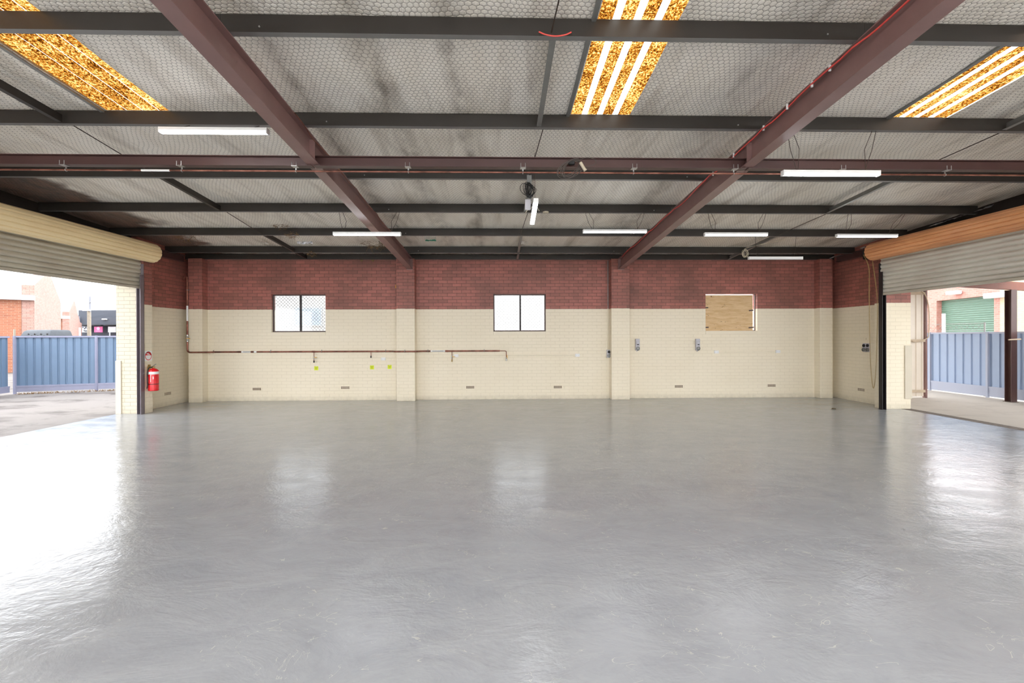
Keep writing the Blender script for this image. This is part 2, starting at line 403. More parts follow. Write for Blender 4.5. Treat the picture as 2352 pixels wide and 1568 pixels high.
def line(p, q, n): p, q = Vector(p), Vector(q); return [p.lerp(q, i/n) for i in range(n+1)]
def wob(pts, a, seed=0):
    rnd = random.Random(seed); return [Vector(p) + Vector((rnd.uniform(-a, a), rnd.uniform(-a, a), rnd.uniform(-a, a))) for p in pts]
def smoothpts(pts, sub=6):                                # Catmull-Rom
    P = [Vector(p) for p in pts]; out = []
    for i in range(len(P)-1):
        a, b, c, d = P[max(i-1, 0)], P[i], P[i+1], P[min(i+2, len(P)-1)]
        for k in range(sub):
            t = k/sub; out.append(.5*((2*b) + (c-a)*t + (2*a-5*b+4*c-d)*t*t + (3*b-a-3*c+d)*t**3))
    return out + [P[-1]]

# ------------------------------------------------------------------ room numbers
D = 12.426; XL = -8.185; XR = 9.06; YB = -5.5
roof = lambda Y: 3.708 + .0632*(D - Y)                   # underside of the purlins
FO = .158                                                # foil above it
WT = .23

# floor
m = M().box(-8.44, 9.10, YB, D + .25, -.15, 0)
struct('floor', m, 'floor', 'glossy grey painted concrete floor with pale scratches', 'floor')
struct('asphalt_yard', M().box(-70, -8.441, -30, 90, -.2, -.012), 'asphalt', 'stained grey asphalt yard outside the roller door with the cream drum', 'ground')
struct('concrete_driveway', M().box(9.40, 60, -30, 90, -.2, -.012), 'driveway', 'pale concrete driveway outside the roller door with the tan drum', 'ground')
struct('rear_yard', M().box(-8.44, 9.399, D + .25, 90, -.2, -.012), 'driveway', 'ground behind the back wall', 'ground')
struct('front_yard', M().box(-8.44, 9.399, -30, YB, -.2, -.012), 'driveway', 'ground in front of the building', 'ground')
m = M().box(9.10, 9.40, YB, D+.25, -.2, -.008)
for k in range(60):
    m.box(9.13, 9.37, 3.5 + k*.12, 3.5 + k*.12 + .06, -.008, -.003)
struct('trim_1', m, 'drain', 'brown slotted drain strip along the sill of the tan drum door', 'drain')

# ceiling: foil lining on wire netting, with slots for the rooflights
SKYX = [(-4.55, -3.83), (.85, 1.555), (4.73, 5.43)]; SKYE = 5.50
xs = sorted(set([round(-8.5 + .12*i, 3) for i in range(150)] + [a for s_ in SKYX for a in s_])); xs = [x for x in xs if x <= 9.36]
ys = sorted(set([round(YB + .12*i, 3) for i in range(151)] + [SKYE, D+.2])); ys = [y for y in ys if y <= D+.2]
PY = [3.981 + 1.52*k for k in range(-7, 6)] + [D - .15]
def sag(x, y):
    near = min(abs(y - p) for p in PY); a = min(1., near/.7)
    h = sin(x*2.1 + sin(y*.9)*1.3)*.5 + sin(x*5.3 + y*1.7)*.22 + sin(x*9.7 - y*2.9 + 1.)*.12
    return -.012*a*(1 + h*.9)
m = M(); idx = {}
for j, y in enumerate(ys):
    for i, x in enumerate(xs):
        idx[i, j] = len(m.v); m.v.append((x, y, roof(y) + FO + sag(x, y)))
for j in range(len(ys)-1):
    for i in range(len(xs)-1):
        cx = (xs[i]+xs[i+1])/2; cy = (ys[j]+ys[j+1])/2
        if any(a < cx < b for a, b in SKYX) and cy < SKYE: continue
        m.f.append((idx[i, j], idx[i, j+1], idx[i+1, j+1], idx[i+1, j])); m.mi.append(0)
struct('ceiling', m, 'foil', 'silver foil roof lining behind hexagonal wire netting, dusty streaks', 'ceiling', smooth=True, fixn=False)

for k, (a, b) in enumerate(SKYX):
    lab = ['amber stained rooflight strip in the roof bay over the cream drum side', 'amber stained rooflight strip in the middle bay of the roof', 'amber stained rooflight strip in the roof bay over the tan drum side'][k]
    t = thing('skylight', lab, 'skylight', ((a+b)/2, 2., roof(2.)+.16), 'amber rooflight strips')
    m = M(); w = (b-a)
    prof = [(-.03, .0, 0)]
    for c in (.24, .5, .76):
        prof += [(c*w-.034, 0, 0), (c*w-.016, .032, 1), (c*w+.016, .032, 1), (c*w+.034, 0, 1)]
    prof += [(w+.03, 0, 0)]
    y0, y1 = -3., SKYE + .12
    for i in range(len(prof)-1):
        m.cur = 1 if (prof[i][1] > 0 and prof[i+1][1] > 0) or (k and (prof[i][1] > 0 or prof[i+1][1] > 0)) else 0
        p, q = prof[i], prof[i+1]
        m.add([(a+p[0], y0, roof(y0)+FO+.022+p[1]), (a+q[0], y0, roof(y0)+FO+.022+q[1]), (a+q[0], y1, roof(y1)+FO+.022+q[1]), (a+p[0], y1, roof(y1)+FO+.022+p[1])], [(0, 1, 2, 3)])
    obj('fibreglass_sheet', m, ['sky0', 'sky1'], t)
    m = M()
    for x in (a-.035, ):
        m.prism([(x-.02, y0, roof(y0)+FO-.03), (x+.02, y0, roof(y0)+FO-.03), (x+.02, y0, roof(y0)+FO+.018), (x-.02, y0, roof(y0)+FO+.018)], (0, y1-y0, roof(y1)-roof(y0)))
    obj('flashing_angle', m, 'galv', t)

# walls ------------------------------------------------------------
WIN = [(-6.037, -4.614), (-.176, 1.231), (5.56, 6.98)]; ZS, ZT = 1.812, 2.815
top = roof(D) + FO
m = M()
m.box(XL-.27, XR+.28, D, D+WT, -.1, ZS - .088)
edges = [XL-.27] + [e for w in WIN for e in w] + [XR+.28]
for i in range(0, 8, 2): m.box(edges[i], edges[i+1], D, D+WT, ZS-.088, ZT)
m.box(XL-.27, XR+.28, D, D+WT, ZT, top+.05)
wb = struct('wall_back', m, 'brick_in', 'long back wall, red brick above and cream painted brick below', 'wall')
for (a, b) in ((-8.034, -7.681), (-2.70, -2.222), (2.942, 3.428), (8.544, 8.887)):
    h = roof(D-.24) - .005
    obj('pilaster', M().bbox(a, b, D-.24, D+.01, 0., h, .006), 'brick_in', wb)
for a, b in WIN:
    obj('brick_sill', M().bbox(a, b, D-.012, D+WT-.06, ZS-.088, ZS, .004), 'cream', wb)

# left wall
m = M(); m.box(-8.44, XL, 10.70, D, -.1, roof(11.0)+FO)
m.box(-8.44, -7.85, 10.45, 10.70, 0, 3.62)
m.box(-8.44, XL, YB, 4.0, -.1, 3.5)
wl = struct('wall_left', m, 'brick_in', 'short side wall with a brick pier carrying the fire extinguisher', 'wall')
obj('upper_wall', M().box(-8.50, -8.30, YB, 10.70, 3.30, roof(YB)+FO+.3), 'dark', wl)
obj('pier_reveal', M().box(-8.442, -7.945, 10.446, 10.452, 0, 3.3), 'brick_cream', wl)
obj('corner_guard', M().bbox(-8.452, -8.33, 10.425, 10.455, 0, 1.17, .004), 'guard', wl)
m = M(); m.box(XR, XR+.28, 10.56, D, -.1, roof(11.)+FO)
m.box(8.69, 9.33, 10.32, 10.56, 0, 3.62)
m.box(XR, XR+.28, YB, 4.0, -.1, 3.5)
wr = struct('wall_right', m, 'brick_in', 'short side wall with a brick pier behind the door chain', 'wall')
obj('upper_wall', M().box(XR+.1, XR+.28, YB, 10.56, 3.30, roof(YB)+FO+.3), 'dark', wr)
obj('corner_guard', M().bbox(9.18, 9.342, 10.296, 10.322, .23, 1.44, .004), 'guard', wr)

# windows ----------------------------------------------------------
def window(n, a, b, label):
    t = thing('window_%d' % n, label, 'window', ((a+b)/2, D+.11, ZS), None, 'structure')
    y0, y1 = D+.085, D+.135; w = .032
    fr = M().bbox(a, b, y0, y1, ZT-w, ZT, .003).bbox(a, b, y0, y1, ZS, ZS+w, .003).bbox(a, a+w, y0, y1, ZS+w, ZT-w, .003).bbox(b-w, b, y0, y1, ZS+w, ZT-w, .003)
    obj('window_frame', fr, 'winframe', t)
    mx = (a+b)/2 + .02
    obj('mullion', M().bbox(mx-.022, mx+.022, y0-.008, y1, ZS+w, ZT-w, .003), 'frame_dark', t)
    obj('glass_pane', M().box(a+w, mx-.022, y0+.028, y0+.032, ZS+w, ZT-w), 'glass', t)
    obj('glass_pane', M().box(mx+.022, b-w, y0+.02, y0+.024, ZS+w, ZT-w), 'glass', t)
    g = M(); st = .088; x0, x1, z0, z1 = a+w, b-w, ZS+w, ZT-w; W, Hh = x1-x0, z1-z0; yy = y1+.02; r = .0048
    k = -int(Hh/st)-1
    while k*st < W:
        for sgn in (1, -1):
            u0 = k*st
            # line u = u0 + v (v from 0..Hh) clipped to 0..W
            v0 = max(0., -u0); v1 = min(Hh, W-u0)
            if v1 > v0 + .005:
                p = [(u0+v0, v0), (u0+v1, v1)]
                if sgn < 0: p = [(u, Hh-v) for u, v in p]
                g.cyl((x0+p[0][0], yy, z0+p[0][1]), (x0+p[1][0], yy, z0+p[1][1]), r, 4)
        k += 1
    obj('security_grille', g, 'galv', t)
    return t
window(1, *WIN[0], 'sliding window with diamond security mesh above the copper pipe and lime stickers')
window(2, *WIN[1], 'sliding window with diamond security mesh, between the two middle pilasters')
t = thing('window_3', 'window opening boarded over with a stained plywood sheet', 'window', (6.27, D+.1, ZS), None, 'structure')
bd = M().bbox(5.563, 6.885, D+.06, D+.078, ZS+.002, ZT-.032, .002)
obj('plywood_board', bd, 'ply', t)
cl = [(5.60, 2.44, .09), (6.84, 2.36, .12), (5.61, 1.905, .09), (6.84, 1.895, .14)]
for x, z, w_ in cl:
    s0 = x - (.035 if x < 6 else w_/2)
    obj('holding_clip', M().prism([(s0, D+.045, z-.016), (s0+w_, D+.045, z-.016 + (.012 if x > 6 else .004)), (s0+w_, D+.045, z+.016+(.012 if x > 6 else .004)), (s0, D+.045, z+.016)], (0, .016, 0)), 'winframe', t)
obj('window_frame', M().box(6.965, 6.98, D+.10, D+.14, ZS, ZT).box(5.56, 5.575, D+.10, D+.14, ZS, ZT).box(5.575, 6.965, D+.10, D+.14, ZS, ZS+.015), 'winframe', t)

# roof steel --------------------------------------------------------
names = ['first of seven counting from overhead, crossing all three amber rooflights', 'second of seven, where the amber rooflight strips end', 'third of seven, just behind the overhead copper pipe', 'fourth of seven, with the small round cream detector under it', 'fifth of seven, behind the far row of batten lights', 'sixth of seven, next to the one on the back wall', 'lying against the back wall top']
def cpurlin(y, z, x0, x1, hgt=.15):
    th = .005; fl = .062; lp = .018
    pr = [(0, 0), (fl, 0), (fl, lp), (fl-th, lp), (fl-th, th), (th, th), (th, hgt-th), (fl-th, hgt-th), (fl-th, hgt-lp), (fl, hgt-lp), (fl, hgt), (0, hgt)]
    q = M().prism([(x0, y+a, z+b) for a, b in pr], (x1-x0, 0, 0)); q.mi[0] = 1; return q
for k in range(7):
    y = 3.981 + 1.52*k if k < 6 else D-.115
    z = roof(y) if k < 6 else roof(y) + .004
    t = thing('roof_purlin', 'long dark steel roof purlin %s' % names[k], 'roof beam', (0.4, y, z), 'roof purlins')
    x0, x1 = -8.26, 9.02
    h = .15 if k < 6 else .13
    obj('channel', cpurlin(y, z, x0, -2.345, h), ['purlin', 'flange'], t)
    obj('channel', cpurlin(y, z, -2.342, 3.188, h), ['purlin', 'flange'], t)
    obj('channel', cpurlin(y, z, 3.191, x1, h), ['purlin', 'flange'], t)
    for cx in (-2.02, 2.86):
        b = M().cyl((cx, y-.006, z+.045), (cx, y+.02, z+.045), .008, 6)
        if k < 6: obj('bolt', b, 'steel', t)
# more purlins of the same row over the camera, out of view
for k in (-1, -2, -3, -4, -5):
    y = 3.981 + 1.52*k
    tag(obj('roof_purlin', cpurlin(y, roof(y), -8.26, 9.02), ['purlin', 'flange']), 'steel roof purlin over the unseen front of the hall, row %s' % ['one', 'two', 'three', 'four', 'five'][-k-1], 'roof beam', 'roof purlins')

def rafter(xc, label, w=.15, hh=.28):
    y0, y1 = YB+.3, D-.2435
    t = thing('steel_rafter', label, 'roof beam', (xc, y1, roof(y1)-hh), 'maroon rafters')
    th = .012; fl = w/2
    pr = [(-fl, 0), (fl, 0), (fl, th), (th/2, th), (th/2, hh-th), (fl, hh-th), (fl, hh), (-fl, hh), (-fl, hh-th), (-th/2, hh-th), (-th/2, th), (-fl, th)]
    pr = [(a, b-.002) for a, b in pr]
    obj('i_beam', M().prism([(xc+a, y1, roof(y1)-hh+b) for a, b in pr], (0, y0-y1, roof(y0)-roof(y1))), 'maroon', t)
    obj('end_plate', M().box(xc-fl, xc+fl, y1-.004, y1+.0032, roof(y1)-hh-.02, roof(y1)-.004), 'maroon', t)
    for yy in (5.95,):
        zb = roof(yy)-hh
        for sg in (-1, 1): obj('stiffener_plate', M().box(xc+sg*.007, xc+sg*(fl-.002), yy-.16, yy-.15, zb+.014, zb+hh-.016), 'maroon', t)
    return t
RXL, RXR = -2.345, 3.195
rafter(RXL, 'sloping maroon steel rafter with a brown cable, on the extinguisher side')
rafter(RXR, 'sloping maroon steel rafter with a red cable clipped along it')
for a, b, lab in ((-8.10, RXL-.012, 'maroon tie beam above the copper pipe in the bay by the cream drum'), (RXL+.012, RXR-.012, 'maroon tie beam in the middle bay carrying a coiled black cable'), (RXR+.012, 8.98, 'maroon tie beam in the bay by the tan drum, behind a large lit batten')):
    yb, zb, hh, fl, th = 5.95, 3.822, .125, .05, .008
    pr = [(-fl, 0), (fl, 0), (fl, th), (th/2, th), (th/2, hh-th), (fl, hh-th), (fl, hh), (-fl, hh), (-fl, hh-th), (-th/2, hh-th), (-th/2, th), (-fl, th)]
    tag(obj('tie_beam', M().prism([(a, yb+u, zb+v) for u, v in pr], (b-a, 0, 0)), 'maroon_dark'), lab, 'roof beam', 'maroon tie beams')
# eaves beams over the doors
for x, lab in ((-8.12, 'dark maroon eaves beam above the cream roller drum'), (8.98, 'dark maroon eaves beam above the tan roller drum')):
    pr = [(-.06, 0), (.06, 0), (.06, .01), (.005, .01), (.005, .15), (.06, .15), (.06, .16), (-.06, .16), (-.06, .15), (-.005, .15), (-.005, .01), (-.06, .01)]
    tag(obj('eaves_beam', M().prism([(x+u, D-.26, 3.625+v) for u, v in pr], (0, YB+.3-D+.26, 0)), 'maroon_dark'), lab, 'roof beam')
# dark infill above eaves beams is part of the side walls; bridging between purlins
BR = []
for bx, nm in ((-5.07, 'cream drum bay'), (.47, 'middle bay'), (6.14, 'tan drum bay')):
    for k in (0, 2, 4, 5):
        ya = 3.981 + 1.52*k + .064; yb = (3.981 + 1.52*(k+1) if k < 5 else D-.115) - .001
        w = .055; m = M()
        pr = [(-w/2, .012), (w/2, .012), (w/2, .10), (w/2-.004, .10), (w/2-.004, .016), (-w/2, .016)]
        m.prism([(bx+u, ya, roof(ya)+v) for u, v in pr], (0, yb-ya, roof(yb)-roof(ya)))
        nth = {0: 'first two purlins', 2: 'third and fourth', 4: 'fifth and sixth', 5: 'last two purlins'}[k]
        tag(obj('bridging_strut', m, 'galv' if bx > 0 else 'purlin'), 'short steel strut between the %s, %s' % (nth, nm), 'roof strut', 'bridging struts')
    for k in (-1, 1, 3):
        ya = 3.981 + 1.52*k + .07; yb = 3.981 + 1.52*(k+1)
        za, zb = roof(ya)+.03, roof(yb)+.03
        tag(obj('tie_rod', M().cyl((bx+.06, ya, za), (bx-.02, yb, zb), .006, 6), 'wire'), 'thin steel tie rod %s, %s' % ({-1: 'above the nearest purlin', 1: 'between the second and third purlins', 3: 'between the fourth and fifth purlins'}[k], nm), 'rod', 'tie rods')

# overhead copper pipe
pz, pyy = 3.772, 5.96
t = thing('overhead_copper_pipe', 'thin copper pipe slung under the maroon tie beams', 'pipe', (0.3, pyy, pz))
obj('pipe', M().cyl((-8.05, pyy, pz), (8.9, pyy, pz), .0115, 10), 'copper', t, True)
for x in [-6.99] + [at_y(px, 390, 5.96).x for px in (152, 418, 680, 938, 1201, 1455, 1685)] + [4.45, 5.85, 7.3]:
    h = M().tube([(x, pyy + .017*cos(a), pz + .017*sin(a)) for a in [i*2*pi/10 for i in range(10)]], .004, 5, True)
    h.box(x-.008, x+.008, pyy-.004, pyy+.004, pz+.017, pz+.05)
    h.box(x-.035, x+.035, pyy-.012, pyy+.012, pz+.045, pz+.0495)
    for sg in (-1, 1): h.cyl((x+sg*.028, pyy-.058, pz+.04), (x+sg*.028, pyy-.058, pz+.10), .004, 6)
    h.box(x-.035, x+.035, pyy-.062, pyy, pz+.0445, pz+.049)
    obj('pipe_hanger', h, 'steel', t)
a = at_y(325, 389, pyy).x; b = at_y(390, 389, pyy).x
obj('pipe_label', M().cyl((a, pyy, pz), (b, pyy, pz), .0135, 10), 'white', t, True)

# ------------------------------------------------------------------ roller doors
def rib_drum(xc, zc, r, y0, y1, mat, par, ribs=15):
    n = ribs*8; m = M(); ring = []
    for k in range(n):
        a = 2*pi*k/n; c = (k % 8)
        rr = r + (-.013 if c == 0 else .0 if c in (1, 7) else .004)
        ring.append((rr*cos(a), rr*sin(a)))
    rs = []
    for (y, s) in ((y0, .9), (y0+.02, 1), (y1-.02, 1), (y1, .93), (y1+.004, .5)):
        rs.append([(xc + u*s, y, zc + v*s) for u, v in ring])
    m.rings(rs); return obj('drum', m, mat, par)
def curtain(x, z0, z1, y0, y1, par, mat='curtain', per=.092, amp=.018):
    m = M(); n = int((z1-z0)/per*12); rows = []
    for k in range(n+1):
        z = z0 + (z1-z0)*k/n; a = pi*(z-z0)/per; u = x + (amp if x > 0 else -amp)*(1 - 2*abs(sin(a))**.5)
        rows.append([(u, y0, z), (u, y1, z)])
    for (p, q) in zip(rows[:-1], rows[1:]): m.add([p[0], p[1], q[1], q[0]], [(0, 1, 2, 3)])
    rows = [[(a[0]+.003, a[1], a[2]) for a in r] for r in rows]
    for (p, q) in zip(rows[:-1], rows[1:]): m.add([p[0], p[1], q[1], q[0]], [(3, 2, 1, 0)])
    return obj('curtain', m, mat, par, smooth=True, fixn=False)
YD = 4.0
t = thing('door_1', 'partly raised roller door with a cream ribbed drum and dark grey curtain', 'roller door', (-7.8, 7.2, 0), None, 'structure')
rib_drum(-7.63, 3.53, .205, YD-.05, 10.44, 'drum_left', t)
zb = 2.752
curtain(-7.895, zb+.05, 3.52, YD+.02, 10.41, t)
obj('bottom_rail', M().bbox(-7.925, -7.868, YD+.02, 10.40, zb, zb+.05, .006), 'curtain', t)
obj('guide_track', M().box(-7.94, -7.935, 10.36, 10.45, 0, 3.3).box(-7.85, -7.838, 10.34, 10.45, 0, 3.05).box(-7.94, -7.838, 10.438, 10.445, 0, 3.3), 'track', t)
obj('guide_track', M().box(-7.94, -7.84, 3.99, 4.06, 0, 3.05), 'frame_dark', t)
obj('drum_axle', M().cyl((-7.63, 10.4, 3.53), (-7.63, 10.62, 3.53), .02, 10).box(-7.85, -7.60, 10.60, 10.62, 3.45, 3.56), 'frame_dark', t)
t = thing('door_2', 'partly raised roller door with a tan ribbed drum and hanging chain loop', 'roller door', (8.5, 7.2, 0), None, 'structure')
rib_drum(8.40, 3.55, .19, YD-.05, 10.28, 'drum_right', t)
zb2 = 2.575
curtain(8.62, zb2+.05, 3.55, YD+.02, 10.29, t, 'curtain_light')
obj('bottom_rail', M().bbox(8.593, 8.65, YD+.02, 10.28, zb2, zb2+.05, .006), 'curtain', t)
obj('guide_track', M().box(8.66, 8.672, 10.21, 10.30, 0, 3.3).box(8.58, 8.592, 10.21, 10.30, 0, 3.1).box(8.58, 8.672, 10.30, 10.312, 0, 3.3), 'frame_dark', t)
obj('guide_track', M().box(8.58, 8.68, 3.99, 4.06, 0, 3.1), 'frame_dark', t)
obj('drum_axle', M().cyl((8.40, 10.26, 3.55), (8.40, 10.5, 3.55), .02, 10).box(8.36, 8.69, 10.47, 10.49, 3.42, 3.54).lathe((8.40, 10.4, 3.55), [(.06, -.02), (.11, -.02), (.095, 0), (.11, .02), (.06, .02)], 18, 'y'), 'frame_dark', t)
# hand chain loop
yc = 10.40; c0 = at_y(1996, 700, yc).x; c1 = at_y(2015, 700, yc).x
pa = smoothpts([(8.31, yc, 3.50), (c0, yc, 3.2), (c0+.004, yc, 2.6), (at_y(1998, 800, yc).x, yc, 1.5), (at_y(2001, 870, yc).x, yc, .82), (at_y(2006, 902, yc).x, yc, .47), (at_y(2011, 880, yc).x, yc, .75), (at_y(2014, 800, yc).x, yc, 1.5), (c1, yc, 2.5), (8.49, yc, 3.50)], 30)
m = M(); acc = 0; last = pa[0]; i = 0; pitch = .028
L = [0]
for p, q in zip(pa[:-1], pa[1:]): L.append(L[-1] + (q-p).length)
s_ = 0; k = 0; j = 0
while s_ < L[-1]:
    while j < len(L)-2 and L[j+1] < s_: j += 1
    f = (s_ - L[j])/max(1e-6, L[j+1]-L[j]); c = pa[j].lerp(pa[j+1], f); d = (pa[j+1]-pa[j]).normalized()
    w = Vector((0, 1, 0)) if k % 2 else d.cross(Vector((0, 1, 0)))
    pts = [c + d*(.019*cos(a)) + w*(.0105*sin(a)) for a in [z*2*pi/8 for z in range(8)]]
    m.tube(pts, .0032, 4, True)
    s_ += pitch; k += 1
obj('hand_chain', m, 'brass', t)

# torn foil and daylight strips along the right eave
rnd = random.Random(3)
for (ya, yb, x, lab) in ((12.15, 11.9, 8.78, 'tiny torn silver foil end in the corner by the back wall'), (11.2, 10.3, 8.80, 'torn silver foil strip above the brick pier with the chain'), (9.4, 8.2, 8.82, 'torn silver foil strip hanging over the end of the tan drum'), (7.6, 6.2, 8.84, 'long torn silver foil strip above the tan drum')):
    t = M()
    n = int(abs(ya-yb)/.06)+2; prev = None
    for i in range(n+1):
        y = ya + (yb-ya)*i/n; z = roof(y) - .005
        a_ = Vector((x + rnd.uniform(-.03, .03), y, z + rnd.uniform(-.01, .02))); b_ = Vector((x + .12 + rnd.uniform(-.02, .03), y, z + .05 + rnd.uniform(-.02, .02)))
        if prev: t.add([prev[0], prev[1], b_, a_], [(0, 1, 2, 3)])
        prev = (a_, b_)
    tag(obj('torn_foil', t, 'foilbright'), lab, 'foil', 'torn foil strips')
t = M(); prev = None
for i in range(40):
    y = 3.6 + i*.045; x = -5.30 + .02*sin(i*1.3) ; z = roof(y) + FO - .028 + rnd.uniform(-.006, .006)
    w_ = .07*(1 - i/42)
    a_ = Vector((x, y, z)); b_ = Vector((x + w_, y, z + .01))
    if prev: t.add([prev[0], prev[1], b_, a_], [(0, 1, 2, 3)])
    prev = (a_, b_)
tag(obj('foil_lap', t, 'foilbright'), 'bright lifted foil lap beside the rooflight on the cream drum side', 'foil')

# ------------------------------------------------------------------ batten lights
def batten(loc, label, lit=True, rz=0., wires=None, mat='tube'):
    t = thing('batten_light', label, 'light', loc, 'ceiling batten lights'); t.rotation_euler = (0, 0, rz)
    L = .6; W = .034
    obj('housing', M().bbox(-L, L, -W, W, .026, .062, .004), 'white', t, local=True)
    prof = [(-W+.002, .026), (-W+.003, .012), (-W+.012, .002), (0, 0), (W-.012, .002), (W-.003, .012), (W-.002, .026)]
    obj('diffuser', M().prism([(-L+.014, a, b) for a, b in prof], (2*L-.028, 0, 0)), mat if lit else 'white', t, local=True)
    for s in (-1, 1):
        x0, x1 = sorted((s*(L+.002), s*(L-.014))); obj('end_cap', M().bbox(x0, x1, -W-.001, W+.001, -.001, .063, .004), 'white', t, local=True)
    for w_ in (wires or []):
        obj('suspension_wire', M().tube(w_, .0035, 5), 'wire', t, local=True)
    return t
def vee(xo, zt, sp=.09, dy=.2):
    return [[(xo, 0, .061), (xo - sp, dy*.6, zt*.55), (xo - sp*1.6, dy, zt)], [(xo+.015, 0, .061), (xo + sp*.2, dy*.5, zt*.6), (xo - sp*.9, dy, zt)]]
def hang(y):                                             # distance to the nearest purlin flange
    return min(((p+.03) - y for p in PY), key=abs)
def top_of(y, z): return roof(y + hang(y)) + .003 - z
B = [(372, 612, 307, 5.33, 'lit batten light fixed close to the second purlin near an amber rooflight'),
     (1793, 2023, 404, 5.57, 'large lit batten light hanging just before the tie beam in the tan drum bay'),
     (767, 920, 541, 8.37, 'lit batten light crossing below the rafter with the brown cable'),
     (1338, 1486, 535, 8.65, 'lit batten light in the middle bay close to the rafter with the red cable'),
     (1616, 1764, 542, 8.65, 'lit batten light of the far row between the red cable rafter and another'),
     (1918, 2063, 545, 8.83, 'lit batten light hanging against the tan roller drum')]
for i, (x0, x1, y1, Y, lab) in enumerate(B):
    c = at_y((x0+x1)/2, y1, Y)
    wz = top_of(Y, c.z)
    batten((c.x, Y, c.z), lab, True, 0., vee(-.42, wz, .09, hang(Y)) + vee(.42, wz, -.07, hang(Y)) if i else [[(-.4, 0, .06), (-.4, hang(Y), wz)], [(.4, 0, .06), (.4, hang(Y), wz)]])
c = at_y(1781, 596, 10.08)
batten((c.x, 10.08, c.z), 'unlit white batten light hanging low near the back wall', False, 0, [[(-.42, 0, .061), (-.44, hang(10.08), top_of(10.08, c.z))], [(.42, 0, .061), (.46, .03, .2), (.47, hang(10.08), top_of(10.08, c.z))]])
a = at_y(1231, 470, 6.15); b = at_y(1222.5, 512, 7.34)
zc = (a.z+b.z)/2
batten(((a.x+b.x)/2, 6.75, zc), 'lit batten light pointing away from the camera in the middle bay', True, math.atan2(b.y-a.y, b.x-a.x), [[(-.3, 0, .06), (-.3, 0, roof(6.4)+.128-zc)], [(.27, 0, .06), (.27, 0, roof(7.02)+.01-zc)]])
# unseen battens added behind the camera to brighten the hall
for k, (x, y) in enumerate([(-5.5, -.4), (.6, -.8), (6.2, -.4), (-5.5, -3.4), (.6, -3.6), (6.2, -3.4)]):
    batten((x, y, roof(y)-.45), 'added fill batten over the unseen front of the hall, %s' % ['cream drum side, first row', 'middle, first row', 'tan drum side, first row', 'cream drum side, second row', 'middle, second row', 'tan drum side, second row'][k], True, 0, [[(-.4, 0, .06), (-.4, 0, .46)], [(.4, 0, .06), (.4, 0, .46)]], 'tube_fill')

# ------------------------------------------------------------------ cables and gadgets in the roof
def loops(c, rx, rz_, n, r, seed, ax=Vector((1, 0, 0)), tiltv=Vector((0, 0, 1)), dy=.03):
    rnd = random.Random(seed); m = M(); c = Vector(c)
    for k in range(n):
        a = rx*rnd.uniform(.6, 1.); b = rz_*rnd.uniform(.7, 1.); o = Vector((rnd.uniform(-.02, .02), rnd.uniform(-dy, dy), rnd.uniform(-.01, .01))); ph = rnd.uniform(-.3, .3)
        m.tube([c + o + ax*(a*cos(t+ph)) + tiltv*(-b + b*sin(t)) for t in [i*2*pi/22 for i in range(22)]], r, 5, True)
    return m
t = thing('coiled_lead', 'coiled black extension lead with white socket, hung on the middle tie beam', 'cable', (.95, 5.86, 3.8))
cc = at_y(1310, 372, 5.84)
obj('cable_coil', loops((cc.x+.0, 5.835, cc.z+.02), .17, .115, 6, .0042, 5, ax=Vector((1, 0, .35)).normalized(), dy=.02), 'cablegrey', t, True)
obj('hanging_tie', M().bbox(cc.x-.02, cc.x+.06, 5.85, 5.895, cc.z-.02, cc.z+.03, .006), 'black', t)
q0 = at_y(1333, 373, 5.8); q1 = at_y(1344, 391, 5.8)
obj('socket', M().tube([q0, q0.lerp(q1, .3), q0.lerp(q1, .35), q1], .02, 12).cyl(q1, q1 + (q1-q0)*.04, .024, 12), 'cablewhite', t, True)
obj('loose_loop', M().tube(smoothpts([at_y(1322, 372, 5.82), at_y(1345, 362, 5.82), at_y(1366, 366, 5.83), at_y(1366, 377, 5.83), at_y(1345, 384, 5.82), at_y(1330, 398, 5.82)], 6), .0042, 5), 'cablegrey', t, True)

t = thing('junction_box', 'white junction box with tangled cables beside the lengthwise batten', 'junction box', at_y(1212, 478, 6.95))
pj = at_y(1212, 466, 6.95)
obj('box', M().bbox(pj.x-.04, pj.x+.045, 6.93, 6.985, pj.z-.10, pj.z+.05, .006), 'greyplastic', t)
bun = M(); rnd = random.Random(9)
for k in range(9):
    x = pj.x + rnd.uniform(-.02, .12); ztp = pj.z + rnd.uniform(.26, .31); b_ = pj.z + rnd.uniform(.06, .12)
    bun.tube(smoothpts([(pj.x+.05, 6.93, ztp-.03), (x-.05, 6.92, ztp), (x-.07+rnd.uniform(-.03, .03), 6.92, (ztp+b_)/2), (x-.02, 6.92, b_), (x+.05, 6.93, (ztp+b_)/2), (pj.x+.05, 6.93, ztp-.02)], 5), .0042, 5)
obj('cable_bundle', bun, 'black', t, True)
obj('mounting_stem', M().bbox(pj.x-.01, pj.x+.06, 6.94, 6.97, pj.z+.04, roof(6.95)+.03, .003), 'galv', t)
obj('feed_cable', M().tube(smoothpts([(pj.x, 6.95, pj.z-.1), (pj.x-.03, 6.98, pj.z-.14), (pj.x-.02, 7.02, pj.z-.12)], 5), .004, 5).tube(smoothpts([(pj.x+.04, 6.95, pj.z-.1), (pj.x+.10, 6.93, pj.z-.02), (pj.x+.16, 6.8, zc+.07)], 6), .004, 5), 'cablewhite', t, True)

p = at_y(1254, 487, 8.45)
t = M().lathe((p.x, 8.50, roof(8.5)-.030), [(.03, 0), (.052, .006), (.055, .028), (.05, .03)], 20)
tag(obj('smoke_detector', t, 'cablewhite', smooth=True), 'small round cream detector under the fourth purlin', 'detector')

